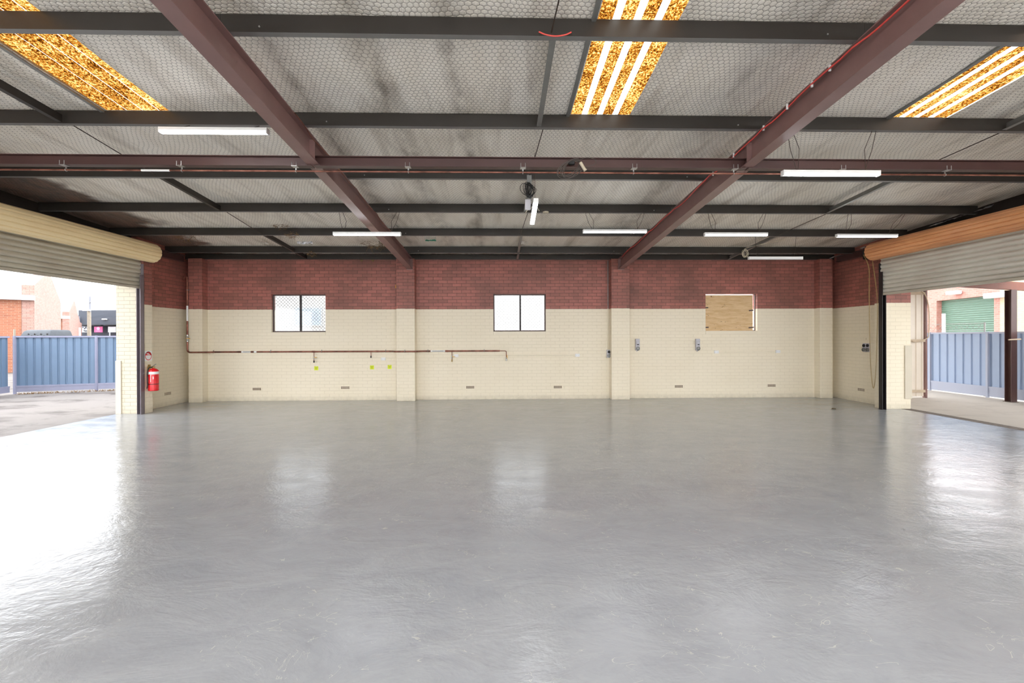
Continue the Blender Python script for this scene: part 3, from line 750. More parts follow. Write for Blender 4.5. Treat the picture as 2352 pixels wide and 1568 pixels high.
p = at_y(1715, 582, 10.05)
t = thing('coiled_white_lead', 'small coil of cream cable by the unlit batten light', 'cable', (p.x, 10.1, p.z-.1))
obj('cable_coil', loops((p.x, 10.12, p.z+.09), .075, .09, 5, .004, 11), 'cablewhite', t, True)
obj('hanging_cord', M().tube(smoothpts([(p.x, 10.12, p.z+.08), (p.x+.05, 10.08, p.z+.14), (at_y(1790, 545, 10.2).x, 10.15, roof(10.2)-.07), (at_y(1836, 546, 10.2).x, 10.2, roof(10.2)-.01)], 8), .004, 5), 'cablewhite', t, True)

# red cable along right rafter, clipped near its top
pts = []
for i in range(60):
    y = 2.6 + i*.155; pts.append((RXR-.083 - (.012*sin(i*.7) if i % 9 else .02), y, roof(y)-.035 - .025*abs(sin(i*.23))))
t = thing('red_cable', 'long red cable clipped along the top of a maroon rafter', 'cable', (RXR-.08, 7, roof(7)-.1))
obj('cable', M().tube(smoothpts(pts, 2), .0085, 6), 'redcable', t, True)
for y in (4.3, 4.55, 4.95, 5.4, 6.1, 6.7): obj('cable_clip', M().bbox(RXR-.093, RXR-.074, y-.008, y+.008, roof(y)-.07, roof(y)-.01, .002), 'white', t)
p = at_y(1265, 80, 3.93)
tag(obj('red_cable_loop', M().tube(smoothpts([at_y(1238, 73, 3.96), at_y(1252, 79, 3.95), at_y(1275, 83, 3.95), at_y(1298, 80, 3.95), at_y(1312, 74, 3.96)], 6), .006, 6), 'redcable', smooth=True), 'short loop of red cable sagging under the nearest purlin', 'cable')
pts = [(RXL+.085 + .018*abs(sin(i*.9)), 5.2 + i*.13, roof(5.2+i*.13) - .02 - .05*abs(sin(i*.37))) for i in range(45)]
tag(obj('brown_cable', M().tube(smoothpts(pts, 2), .006, 6), 'copper', smooth=True), 'brown cable looping along the web of a maroon rafter', 'cable')

# nests, scraps
def nest(c, r, seed, label, mat='straw', n=46):
    rnd = random.Random(seed); m = M(); c = Vector(c)
    for k in range(n):
        a = rnd.uniform(0, 2*pi); p = c + Vector((cos(a)*r*rnd.uniform(.3, 1.1), rnd.uniform(-.04, .04), sin(a)*r*.6*rnd.uniform(.3, 1)))
        d = Vector((rnd.uniform(-1, 1), rnd.uniform(-.5, .5), rnd.uniform(-.7, .7))).normalized()*r*rnd.uniform(.3, .7)
        m.tube([p-d*.5, p + Vector((0, 0, rnd.uniform(-.01, .01))), p+d*.5], .0028, 4)
    return tag(obj('dry_straw', m, mat), label, 'straw', 'straw clumps in the roof', 'stuff')
p = at_y(671, 540, 10.0); nest((p.x, 10.0, p.z), .13, 1, 'ring of dry straw hanging on the fifth purlin')
p = at_y(715, 583, 11.5); nest((p.x, 11.52, p.z), .11, 2, 'straw clump hanging on the sixth purlin')
p = at_y(645, 521, 9.8); nest((p.x, 9.8, roof(9.8)+.13), .16, 3, 'dry straw caught on the lining just above the fifth purlin')
p = at_y(860, 562, 11.0); nest((p.x, 11.1, roof(11.1)+.11), .30, 4, 'wide scatter of straw on the lining behind the light below the rafter', n=90)
p = at_y(1500/4.612+20, 560, 10.2); nest((-7.0, 10.6, roof(10.6)+.10), .2, 6, 'straw clump above the end of the cream drum')
def scrap(c, w, h, mat, seed):
    rnd = random.Random(seed); m = M(); n = 7; g = []
    for i in range(n+1):
        g.append([Vector(c) + Vector((w*(i/n-.5), rnd.uniform(-.02, .02), h*(j/3-.5)*(1-.5*abs(i/n-.5)) + rnd.uniform(-.012, .012))) for j in range(4)])
    for i in range(n):
        for j in range(3): m.add([g[i][j], g[i+1][j], g[i+1][j+1], g[i][j+1]], [(0, 1, 2, 3)])
    return m
p = at_y(988, 553, 10.7)
t = thing('paper_scrap', 'torn green and white packaging scrap in the roof netting', 'litter', (p.x, 10.7, p.z))
obj('white_piece', scrap((p.x, 10.72, roof(10.7)+.12), .27, .10, 'paper', 1), 'paper', t); obj('green_piece', scrap((p.x+.01, 10.70, roof(10.7)+.065), .25, .035, 'greenscrap', 2), 'greenscrap', t)
tag(obj('paper_scrap', scrap((at_y(1204, 563, 11.0).x, 11.0, roof(11)+.10), .14, .07, 'paper', 4), 'paper'), 'small white scrap beside the middle bay strut', 'litter')
tag(obj('foil_scrap', scrap((at_y(700, 566, 11.1).x, 11.1, roof(11.1)+.115), .36, .07, 'foilbright', 5), 'foilbright'), 'long bright crumpled foil scrap in the netting near the back wall', 'litter')
tag(obj('paper_scrap', scrap((at_y(609, 566, 11.1).x, 11.1, roof(11.1)+.10), .16, .05, 'paper', 6), 'paper'), 'small white scrap in the netting by the strut, beyond the foil scrap', 'litter')
for px, lab in ((830, 'torn card piece under the last purlin, farther from the maroon rafter'), (856, 'torn card piece under the last purlin, closer to the maroon rafter')):
    p = at_y(px, 597, D-.13); tag(obj('card_scrap', M().prism([(p.x-.05, D-.128, roof(D)+.0), (p.x+.05, D-.128, roof(D)+.0), (p.x+.01, D-.13, roof(D)-.065)], (0, .006, 0)), 'straw'), lab, 'litter')

# ------------------------------------------------------------------ wall copper pipe
WY = D - .055
def bend(a, b, c, r, n=8):
    a, b, c = Vector(a), Vector(b), Vector(c); u = (a-b).normalized(); w = (c-b).normalized()
    return [b + u*r*(1-sin(t)) + w*r*(1-cos(t)) for t in [i*pi/2/n for i in range(n+1)]]
RYY = D - .125
rx = at_y(439, 700, RYY).x; hz0 = at_y(476, 808.5, RYY).z; pz1 = at_y(1150, 805.5, WY).z
t = thing('wall_copper_pipe', 'copper air pipe rising in the corner and running along the cream wall', 'pipe', (-4, D-.06, hz0))
ry = D-.30
top_z = at_y(437, 640, RYY).z
X0 = rx
pth = [(X0-.12, RYY-.0, top_z-.06), (X0-.1, RYY, top_z-.005), (X0-.05, RYY, top_z+.02)] + bend((X0-.05, RYY, top_z+.02), (X0, RYY, top_z+.02), (X0, RYY, top_z-.2), .04)
pth += bend((X0, RYY, top_z-.2), (X0, RYY, hz0), (X0+.5, RYY, hz0), .07)
ypil = D-.24-.035
pth += [(-8.04, RYY, hz0)]
# kink out round the corner pilaster, then back to the wall, out round the middle pilaster
pth = pth[:-1] + [(-7.98, RYY, hz0)]
def hz(x): return hz0 + (pz1-hz0)*(x+8)/8.0
run = [(-8.02, ypil, hz(-8.02)), (-7.62, ypil, hz(-7.62)), (-7.45, WY, hz(-7.4)), (-2.86, WY, hz(-2.86)), (-2.74, ypil, hz(-2.74)), (-2.18, ypil, hz(-2.18)), (-2.06, WY, hz(-2.06)), (at_y(1148, 806, WY).x, WY, pz1)]
zz = bend((X0, ypil, top_z), (X0, ypil, hz0), (X0+.5, ypil, hz0), .07)
up = [(X0-.10, ypil+.02, top_z-.05), (X0-.08, ypil, top_z)] + bend((X0-.08, ypil, top_z+.02), (X0, ypil, top_z+.04), (X0, ypil, top_z-.2), .045)
obj('pipe', M().tube([Vector(p) for p in up + zz + run[1:]], .021, 12), 'copper', t, True)
for px in (500-10, 622, 745-6, 886, 930, 983, 1112):
    y = ypil if 915 < px < 950 else WY
    x = at_y(px, 806, y).x
    obj('pipe_clamp', M().tube([(x, y + .026*cos(a), hz(x) + .026*sin(a)) for a in [i*2*pi/12 for i in range(12)]], .006, 5, True).box(x-.01, x+.01, y+.02, (D if y > D-.2 else D-.24), hz(x)-.012, hz(x)+.012).box(x-.006, x+.006, y-.006, y+.006, hz(x)+.02, hz(x)+.05), 'galv', t)
for px in (550, 580, 720, 866, 1026):   # fittings
    x = at_y(px, 806, WY).x; obj('coupling', M().cyl((x-.04, WY, hz(x-.04)), (x+.04, WY, hz(x+.04)), .0245, 12), 'copper', t, True)
for z in (2.9, 1.66):
    obj('pipe_clamp', M().tube([(X0 + .027*cos(a), ypil + .027*sin(a), z) for a in [i*2*pi/12 for i in range(12)]], .006, 5, True).box(X0-.01, X0+.01, ypil+.02, D-.15, z-.01, z+.01).box(X0+.02, X0+.06, ypil-.006, ypil+.006, z-.008, z+.008), 'galv', t)
vz = at_y(439, 777, ypil).z
v = obj('isolation_valve', M().lathe((X0, ypil, vz-.09), [(.022, 0), (.03, .005), (.03, .03), (.024, .035), (.034, .06), (.034, .12), (.024, .145), (.03, .15), (.03, .18), (.022, .185)], 14), 'steel', t, True)
obj('lever', M().bbox(X0-.01, X0+.10, ypil-.05, ypil-.04, vz-.008, vz+.008, .003).cyl((X0, ypil-.045, vz), (X0, ypil-.02, vz), .008, 8), 'yellow', v)
l0 = at_y(438, 702, ypil).z; l1 = at_y(438, 737, ypil).z
obj('pipe_label', M().cyl((X0, ypil, l1), (X0, ypil, l0), .0235, 12), 'white', t, True)
for a_, b_ in ((555, 590), (989, 1024)):
    xa, xb = at_y(a_, 807, WY).x, at_y(b_, 807, WY).x
    o = obj('pipe_label', M().cyl((xa, WY, hz(xa)), (xb, WY, hz(xb)), .0235, 12), 'white', t, True)
    obj('label_print', M().box(xa+.05, xb-.06, WY-.0245, WY-.0235, hz(xa)-.004, hz(xa)+.006), 'frame_dark', o)
def drop(px, yv, valve, cap):
    x = at_y(px, 806, WY).x; z0 = hz(x); z1 = at_y(px, yv, WY).z
    o = obj('drop_pipe', M().cyl((x, WY, z0-.015), (x, WY, z1+.02), .0085, 8), 'copper', t, True)
    if valve:
        z = (z0 + z1)/2 - .03
        obj('drop_valve', M().lathe((x, WY, z-.035), [(.012, 0), (.018, .008), (.018, .06), (.012, .07)], 12), 'steel', o, True)
        obj('lever', M().bbox(x, x+.085, WY-.03, WY-.02, z+.002, z+.014, .003), 'yellow', o)
    obj('hose_fitting', M().lathe((x, WY, z1-.03), [(.012, 0), (.017, .006), (.017, .02), (.012, .024), (.016, .03), (.016, .055)], 12), cap, o, True)
drop(721, 830, True, 'frame_dark'); drop(852, 819, False, 'frame_dark'); drop(1038, 828, True, 'brass')
xe = at_y(1163, 808, WY).x; xs_ = at_y(1148, 806, WY).x; ze = at_y(1163, 826, WY).z
e = obj('drop_pipe', M().tube([(xs_-.005, WY, pz1)] + bend((xs_, WY, pz1), (xe, WY, pz1), (xe, WY, ze), .04) + [(xe, WY, ze)], .0095, 8), 'copper', t, True)
obj('hose_fitting', M().lathe((xe, WY, ze-.03), [(.012, 0), (.018, .006), (.018, .05), (.012, .055), (.016, .06), (.016, .10)], 12), 'steel', e, True)
obj('lever', M().bbox(xe+.012, xe+.024, WY-.02, WY-.01, ze+.04, ze+.13, .003), 'yellow', e)

# ------------------------------------------------------------------ power points
def gpo(px, py, Y, label):
    c = at_y(px, py, Y)
    t = thing('power_point', label, 'power outlet', (c.x, Y, c.z), 'white double power points')
    obj('cover_plate', M().bbox(-.06, .06, -.03, 0, -.038, .038, .004), 'white', t, local=True)
    for sx in (-.03, .03):
        s = obj('socket_face', M().bbox(sx-.02, sx+.02, -.032, -.029, -.022, .014, .001), 'offwhite', t, local=True)
    obj('switch', M().box(-.038, -.024, -.033, -.03, .018, .028).box(.024, .038, -.033, -.03, .018, .028), 'white', t, local=True)
    return c
gpo(881, 824, D, 'white double power point above two lime stickers')
g1 = gpo(1048, 816.5, D, 'white double power point beside the third pipe drop')
g2 = gpo(1326, 815.5, D, 'white double power point ending the long conduit by the square grey outlet')
g3 = gpo(1645, 808, D, 'white double power point under the boarded window starting a thin conduit')
g4 = gpo(1786, 807, D, 'white double power point ending the thin conduit near the corner pilaster')
def conduit(a, b, r, label, mat='cream', sad=4):
    t = thing('conduit', label, 'conduit', ((a[0]+b[0])/2, (a[1]+b[1])/2, min(a[2], b[2])), 'cream conduits')
    obj('tube', M().cyl(a, b, r, 10), mat, t, True); a, b = Vector(a), Vector(b)
    for i in range(sad):
        p = a.lerp(b, (i+.5)/sad); d = (b-a).normalized()*.008
        obj('saddle', M().cyl(p-d, p+d, r+.003, 10), mat, t, True)
conduit((g1.x+.06, D-.014, g1.z), (g2.x-.06, D-.014, g2.z), .010, 'cream horizontal conduit joining two power points in the middle bay')
conduit((g3.x+.06, D-.012, g3.z-.004), (g4.x-.06, D-.012, g4.z), .007, 'thin cream conduit joining two power points below the boarded window')
cx = at_y(1396.5, 700, D-.014).x
cz = at_y(1397, 803, D).z
conduit((cx, D-.014, cz), (cx, D-.014, 2.42), .011, 'cream painted vertical conduit running down to a square grey outlet', 'cream', 3)
t = tag(obj('steel_conduit', M().cyl((cx, D-.014, 2.42), (cx, D-.014, roof(D)-.002), .011, 10), 'galv', smooth=True), 'unpainted grey conduit on the red brick above the cream vertical conduit', 'conduit')

def industrial(loc, label, style, nrm='y'):
    t = thing('industrial_outlet', label, 'power outlet', loc, 'grey industrial switched outlets')
    if nrm == 'x': t.rotation_euler = (0, 0, -pi/2)
    if style == 'tall':
        obj('enclosure', M().bbox(-.055, .055, -.075, 0, -.155, .155, .008), 'greyplastic', t, local=True)
        obj('switch_cover', M().bbox(-.045, .045, -.10, -.075, .0, .10, .01), 'greyplastic', t, local=True)
        obj('switch_knob', M().bbox(-.02, .02, -.108, -.08, -.012, .012, .004), 'black', t, local=True)
        obj('socket_ring', M().lathe((0, -.075, -.10), [(.045, 0), (.047, -.03), (.038, -.036), (.034, -.02), (.012, -.02)], 20, 'y'), 'galv', t, True, local=True)
        obj('socket_lip', M().bbox(-.02, .02, -.10, -.075, -.158, -.142, .003), 'black', t, local=True)
        obj('cable_gland', M().cyl((-.01, -.04, -.155), (-.01, -.04, -.185), .014, 10), 'greyplastic', t, True, local=True)
    else:
        obj('enclosure', M().bbox(-.052, .052, -.07, 0, -.105, .105, .008), 'greyplastic', t, local=True)
        k = obj('rotary_switch', M().lathe((0, -.07, .05), [(.038, 0), (.036, -.02), (.012, -.022)], 20, 'y'), 'black', t, True, local=True)
        obj('switch_knob', M().bbox(-.006, .006, -.104, -.09, .028, .072, .002), 'frame_dark', k, local=True)
        obj('socket_ring', M().lathe((0, -.07, -.052), [(.044, 0), (.045, -.028), (.034, -.032), (.03, -.012), (.01, -.012)], 20, 'y'), 'galv', t, True, local=True)
    return t
p = at_y(1463, 791, D); industrial((p.x, D, p.z), 'tall grey switched outlet beside the pilaster under the red cable rafter', 'tall')
p = at_y(1601, 791, D); industrial((p.x, D, p.z), 'tall grey switched outlet beside the boarded window', 'tall')
p = at_y(1397.5, 812, D); industrial((p.x, D, p.z), 'square grey outlet with black switch at the foot of the vertical conduit', 'short')
p = at_x(1991, 798, XR); industrial((XR, p.y, p.z), 'grey outlet with black switch on the side wall, paired, toward the corner', 'short', 'x')
p2 = at_x(1999.5, 798, XR); industrial((XR, p2.y, p2.z), 'grey outlet with black switch on the side wall, next to the cream box', 'short', 'x')
p3 = at_x(2004, 798, XR)
tag(obj('backing_box', M().bbox(XR-.06, XR, p2.y-.20, p2.y-.06, p2.z-.11, p2.z+.11, .004), 'cream'), 'plain cream box beside the pair of outlets behind the chain', 'electrical box')

# lime stickers
def sticker(px, py, label):
    c = at_y(px, py, D); t = thing('lime_sticker', label, 'sticker', (c.x, D-.002, c.z), 'lime warning stickers')
    obj('sheet', M().box(-.052, .052, -.002, .001, -.052, .052), 'lime', t, local=True)
    k = M()
    for a in range(6):
        k.box(.026*cos(a*pi/3)-.007, .026*cos(a*pi/3)+.007, -.003, -.002, .004+.026*sin(a*pi/3)-.005, .004+.026*sin(a*pi/3)+.005)
    k.box(-.012, .012, -.003, -.002, .0, .008); k.box(-.008, .008, -.003, -.002, -.042, -.036)
    k.box(-.045, -.025, -.003, -.002, .034, .04); k.box(.025, .045, -.003, -.002, .034, .04)
    obj('print', k, 'frame_dark', t, local=True)
sticker(726.5, 845.5, 'lime green sticker below the pipe drop with a yellow lever')
sticker(854.5, 843.5, 'lime green sticker below the short capped pipe drop')
sticker(895, 842.5, 'lime green sticker under the power point, next to the pilaster')
p = at_y(909, 657, D)
tag(obj('tag_strip', M().box(p.x-.008, p.x+.008, D-.012, D, p.z-.05, p.z-.01).box(p.x-.006, p.x+.006, D-.01, D, p.z-.01, p.z+.04), 'yellow'), 'tiny yellow tag on the red brick beside a pilaster', 'tag')

# wall vents
def vent(loc, label, rz=0.):
    t = thing('wall_vent', label, 'vent', loc, 'low wall vents'); t.rotation_euler = (0, 0, rz)
    fr = M().box(-.113, .113, -.006, .004, -.04, -.032).box(-.113, .113, -.006, .004, .030, .038).box(-.113, .113, -.006, .004, -.004, .002)
    for i in range(7): x = -.113 + i*.218/6; fr.box(x, x+.009, -.006, .004, -.032, .030)
    obj('grille', fr, 'cream', t, local=True)
    obj('holes', M().box(-.11, .11, -.002, .0, -.035, .033), 'vent_dark', t, local=True)  # brown sheet painting in the shade inside the vent holes
for px, py, lab in ((590, 893, 'low wall vent below the window next to the riser pipe'), (793, 890, 'low wall vent between the first and second lime stickers'), (1080, 889, 'low wall vent under the third pipe drop, middle bay'), (1281, 888.5, 'low wall vent under the long conduit between two power points'), (1559, 887, 'low wall vent between the two tall grey outlets'), (1772, 885, 'low wall vent under the power point nearer the corner pilaster')):
    p = at_y(px, py, D-.002); vent((p.x, D-.002, p.z), lab)
p = at_x(385, 903.5, XL+.002); vent((XL+.002, p.y, p.z), 'low wall vent on the side wall beside the fire extinguisher', pi/2)
p = at_x(1978, 894.5, XR-.002); vent((XR-.002, p.y, p.z), 'low wall vent on the side wall near the hanging chain', -pi/2)
p = at_x(1967, 777.5, XR)
tag(obj('wall_batten', M().bbox(XR-.02, XR, p.y-.33, p.y+.33, p.z-.022, p.z+.018, .004), 'cream'), 'cream painted-over strip on the side wall near the chain', 'strip')

# fire extinguisher and sign
ex = at_x(352.5, 870, -7.735); ez = at_x(352.5, 897, -7.735).z; ez1 = at_x(352.5, 846, -7.735).z; hh = ez1 - ez
t = thing('fire_extinguisher', 'red fire extinguisher with a white band hung on a brick pier', 'fire extinguisher', (-7.735, ex.y, ez))
r = .1; c = (-7.735, ex.y, ez)
obj('cylinder', M().lathe(c, [(.06, 0), (r-.008, .002), (r, .012), (r, hh-.06), (r-.01, hh-.035), (r-.04, hh-.01), (.03, hh), (.02, hh+.01)], 28), 'red', t, True)
obj('white_band', M().lathe(c, [(r+.0008, hh-.125), (r+.0012, hh-.124), (r+.0012, hh-.068), (r+.0008, hh-.067)], 28), 'white', t, True)
lab = M()
for a0, z0, z1 in ((-.9, .2, .36), (-.2, .2, .37), (.25, .26, .34)):
    for k in range(9 if a0 == -.2 else 7):
        zz_ = z0 + (z1-z0)*k/9; wv = .17 if k % 2 else .11
        pts = [(c[0] + (r+.002)*sin(a0 + j*wv/3 + .25), c[1] - (r+.002)*cos(a0 + j*wv/3 + .25)) for j in range(4)]
        for (u, v), (u2, v2) in zip(pts[:-1], pts[1:]):
            lab.add([(u, v, ez+zz_), (u2, v2, ez+zz_), (u2, v2, ez+zz_+.012), (u, v, ez+zz_+.012)], [(0, 1, 2, 3)])
obj('printed_label', lab, 'white', t)
obj('retaining_strap', M().lathe(c, [(r+.0008, .145), (r+.002, .146), (r+.002, .158), (r+.0008, .159)], 28), 'frame_dark', t, True)
hz_ = ez + hh
v = obj('valve_head', M().cyl((c[0], c[1], hz_), (c[0], c[1], hz_+.05), .016, 12).bbox(c[0]-.02, c[0]+.03, c[1]-.02, c[1]+.02, hz_+.02, hz_+.05, .004), 'brass', t, True)
obj('handle', M().prism([(c[0]-.02, c[1]-.01, hz_+.05), (c[0]+.07, c[1]-.03, hz_+.105), (c[0]+.075, c[1]-.03, hz_+.095), (c[0]-.01, c[1]-.01, hz_+.038)], (0, .02, 0)), 'steel', v)
obj('hose', M().tube(smoothpts([(c[0]-.01, c[1]-.03, hz_+.035), (c[0]-.03, c[1]-.09, hz_+.02), (c[0]-.045, c[1]-.115, hz_-.08), (c[0]-.045, c[1]-.118, hz_-.25), (c[0]-.045, c[1]-.115, ez+.13), (c[0]-.06, c[1]-.115, ez+.06)], 6), .010, 8), 'black', t, True)
obj('wall_bracket', M().box(-7.85, -7.80, c[1]-.012, c[1]+.012, hz_-.04, hz_+.09).box(-7.85, -7.846, c[1]-.03, c[1]+.03, hz_-.12, hz_+.05).box(-7.82, c[0], c[1]-.006, c[1]+.006, hz_+.01, hz_+.02).box(-7.85, -7.81, c[1]-.03, c[1]+.03, ez+.1, ez+.16), 'brass', t)
sp = at_x(341.5, 817, -7.85)
t = thing('extinguisher_sign', 'white sign with a red disc above the fire extinguisher', 'sign', (-7.848, 10.575, sp.z))
sx0 = -7.8495; sy = 10.575
obj('plate', M().box(-7.85, -7.847, sy-.11, sy+.11, sp.z-.11, sp.z+.11), 'white', t)
dk = M()
n = 24; R = .098
pts = [(sy + R*cos(a), sp.z + R*sin(a)) for a in [i*2*pi/n for i in range(n)]]
inn = [(sy + R*.84*cos(a), sp.z + R*.84*sin(a)) for a in [i*2*pi/n for i in range(n)]]
for i in range(n):
    j = (i+1) % n; dk.add([(-7.8462, *pts[i]), (-7.8462, *pts[j]), (-7.8462, *inn[j]), (-7.8462, *inn[i])], [(0, 1, 2, 3)])
top_ = [(sy + R*cos(a), sp.z + R*sin(a)) for a in [pi*.04 + i*pi*.92/12 for i in range(13)]]
dk.add([(-7.8462, *q) for q in top_], [tuple(range(13))])
obj('red_disc', dk, 'red', t)
obj('disc_symbol', M().box(-7.8462, -7.8455, sy-.055, sy+.02, sp.z+.045, sp.z+.06).box(-7.8462, -7.8455, sy-.03, sy+.05, sp.z+.022, sp.z+.034), 'white', t)
# leaf on the floor
p = at_z(1915, 940)
tag(obj('dry_leaf', M().add([(p.x-.07, p.y, .004), (p.x-.02, p.y-.03, .02), (p.x+.05, p.y-.01, .006), (p.x+.07, p.y+.03, .018), (p.x, p.y+.04, .03)], [(0, 1, 4), (1, 2, 3), (1, 3, 4)]).add([(p.x-.07, p.y, .0), (p.x-.02, p.y-.03, .0), (p.x+.05, p.y-.01, .0), (p.x+.07, p.y+.03, .0), (p.x, p.y+.04, .0)], [(0, 4, 3, 2, 1)]), 'leaf'), 'small dry leaf lying alone on the grey floor', 'leaf')

# ------------------------------------------------------------------ outside left
def fence(P, label, h=1.75, post_h=None, mats=('fence', 'fence_rail'), rib=.19, plinth=.16, z0=.05, posts=None, group=None):
    # P = list of plan points; each stretch between points is one panel
    t = thing('sheet_fence', label, 'fence', (P[0][0], P[0][1], 0), group)
    for k, (a, b) in enumerate(zip(P[:-1], P[1:])):
        a = Vector((a[0], a[1], 0)); b = Vector((b[0], b[1], 0)); d = (b-a).normalized(); L = (b-a).length; nrm = Vector((d.y, -d.x, 0))
        if nrm.dot(-a) < 0: nrm = -nrm
        m = M(); u = .03; prof = []
        while u < L-.03:
            for du, w in ((0, 0), (.018, .03), (.05, .03), (.068, 0), (rib*.62, 0)):
                if u+du < L-.02: prof.append((u+du, w))
            u += rib
        prof.append((L-.02, 0))
        for (p, w), (q, x) in zip(prof[:-1], prof[1:]):
            A = a + d*p - nrm*(.02 + w); Bq = a + d*q - nrm*(.02 + x)
            m.add([A + Vector((0, 0, z0+plinth)), Bq + Vector((0, 0, z0+plinth)), Bq + Vector((0, 0, h-.03)), A + Vector((0, 0, h-.03))], [(0, 1, 2, 3)])
        obj('sheet_panel', m, mats[0], t)
        def bar(z_a, z_b, th):
            return M().prism([a + nrm*th + Vector((0, 0, z_a)), a - nrm*(th+.03) + Vector((0, 0, z_a)), a - nrm*(th+.03) + Vector((0, 0, z_b)), a + nrm*th + Vector((0, 0, z_b))], d*L)
        obj('top_rail', bar(h-.05, h, .012), mats[1], t)
        obj('bottom_rail', bar(z0+plinth-.02, z0+plinth+.03, .012), mats[1], t)
        obj('plinth_board', bar(z0, z0+plinth-.02, .004), mats[1], t)
    for p in (posts if posts is not None else P):
        obj('post', M().bbox(p[0]-.03, p[0]+.03, p[1]-.03, p[1]+.03, -.012, h+.004, .004), mats[1], t)
    return t
A0 = at_z(34, 904.); A1 = at_z(222, 897); dd = (A1-A0)
A2 = A0 + dd*2.0; A3 = A0 + dd*3.0
fence([(A0.x, A0.y), (A1.x, A1.y), (A2.x, A2.y), (A3.x, A3.y)], 'deep blue ribbed steel fence across the asphalt yard', 1.75)
fence([(A0.x-.05, A0.y-.1), (A0.x + .35, A0.y-2.3)], 'near return of deep blue fence turning toward the cream drum door', 1.74, posts=[(A0.x+.35, A0.y-2.3)])
m = M(); rnd = random.Random(21)
for k in range(260):
    f = rnd.uniform(.1, 1.9); p = A0 + dd*f + Vector((rnd.uniform(-.05, .05), -.12 + rnd.uniform(-.12, .08), -.01)); p.z = -.012
    m.tube([p, p + Vector((rnd.uniform(-.06, .06), rnd.uniform(-.05, .05), rnd.uniform(.01, .06)))], .006, 3)
tag(obj('dry_weeds', m, 'straw'), 'dry weeds and leaf litter along the foot of the blue fence', 'weeds', None, 'stuff')

# brick warehouse A
da = Vector((-.6, .8, 0)); db = Vector((.8, .6, 0))
C = at_y(79, 690, 24.); C.z = 0
def gable_bldg(C, px, mats, label, gut_y, roof_off, front_len):
    t = thing('brick_warehouse', label, 'building', (C.x, C.y, 0), 'brick warehouses beyond the deep blue fence')
    poly = [at_pl(x, y, C, da) for x, y in px]
    poly[0].z = 0; poly[-1].z = 0
    th = db*.45*-1
    obj('gable_wall', M().prism(poly, th), mats[1], t)
    gz = at_pl(px[1][0], gut_y, C, da).z
    a = C.copy(); b = C - db*front_len
    obj('front_wall', M().prism([a - db*.46 + Vector((0, 0, 0)), b, b + Vector((0, 0, gz-.02)), a - db*.46 + Vector((0, 0, gz-.02))], da*.25), mats[0], t)
    back = (poly[-1]-poly[0]).length
    up = Vector((0, 0, 1))
    e0 = a - db*.46 - da*.1 + up*gz; e1 = b - da*.1 + up*gz
    hz_a = max(p.z for p in poly) - .5
    mid = da*back*.5
    m = M().prism([e0, e1, e1 + mid + up*(hz_a-gz), e0 + mid + up*(hz_a-gz)], (0, 0, .06))
    m.prism([e0 + mid + up*(hz_a-gz), e1 + mid + up*(hz_a-gz), e1 + da*back, e0 + da*back], (0, 0, .06))
    obj('roof_sheet', m, 'roofwhite', t)
    g = a + db*.03 - da*.28 + up*(gz-.02); g1_ = b - da*.28 + up*(gz-.02)
    obj('gutter', M().prism([g, g + up*.24, g + up*.24 + da*.26, g + da*.26], g1_-g), 'gutter', t)
    return t
bA = gable_bldg(C, [(79, 772), (79, 655), (107, 628), (116, 632), (137, 687), (140, 697), (140, 772)], ('brick_out', 'brick_pink'), 'near orange brick warehouse with white gutter and pale gable', 689, 1, 9.)
C2 = at_y(160, 728, 42.); C2.z = 0
gable_bldg(C2, [(160, 772), (159, 716), (171, 689), (184, 740), (188, 742), (188, 772)], ('brick_out', 'brick_pink'), 'smaller far brick warehouse with pointed gable', 731, 1, 5.)
# charcoal shop
Y = 52.
def fx(px, py, Y_=Y): return at_y(px, py, Y_)
a = fx(180, 712); b = fx(300, 714)
t = thing('charcoal_shop', 'charcoal rendered shop building with pink and white signs behind the pole', 'building', (a.x+4, Y, 0))
obj('facade', M().box(a.x, b.x, Y, Y+8, 0, a.z), 'shop', t)
a2 = fx(193, 727); obj('parapet_band', M().box(a2.x, b.x, Y-.5, Y, fx(200, 748).z, a2.z-.1), 'shop', t)
g = fx(191, 727); obj('return_wall', M().box(fx(188, 727).x, fx(193.5, 727).x, Y-.7, Y-.5, fx(190, 743).z, g.z), 'shoplight', t)
for x0, x1 in ((193, 215), (224, 247), (256, 280)):
    p, q = fx(x0, 746), fx(x1, 747.5); obj('window_hood', M().box(p.x, q.x, Y-.9, Y-.48, q.z, p.z), 'frame_dark', t)
w0, w1 = fx(195, 750), fx(213.5, 763)
s = obj('poster', M().box(w0.x, w1.x, Y-.56, Y-.5, w1.z, w0.z), 'bollard', t)
k = M(); rnd = random.Random(5)
for i in range(14):
    x = w0.x + rnd.uniform(.05, .9)*(w1.x-w0.x)*.9; z = w1.z + rnd.uniform(.05, .85)*(w0.z-w1.z); k.box(x, x+.13, Y-.58, Y-.56, z, z+.09)
obj('poster_print', k, 'shop', s)
w0, w1 = fx(226.5, 750), fx(245, 763)
s = obj('pink_sign_panel', M().box(w0.x, w1.x, Y-.56, Y-.5, w1.z, w0.z), 'pink', t)
cx_, cz_ = (w0.x+w1.x)/2, (w0.z+w1.z)/2 + .1
k = M().lathe((cx_, Y-.57, cz_), [(.17, .01), (.17, 0), (.1, -.001)], 20, 'y').box(cx_-.2, cx_+.2, Y-.575, Y-.56, cz_-.3, cz_-.25)
obj('round_emblem', k, 'palepink', s)
w0, w1 = fx(258, 750), fx(275, 763); obj('poster', M().box(w0.x, w1.x, Y-.56, Y-.5, w1.z, w0.z), 'bollard', t)
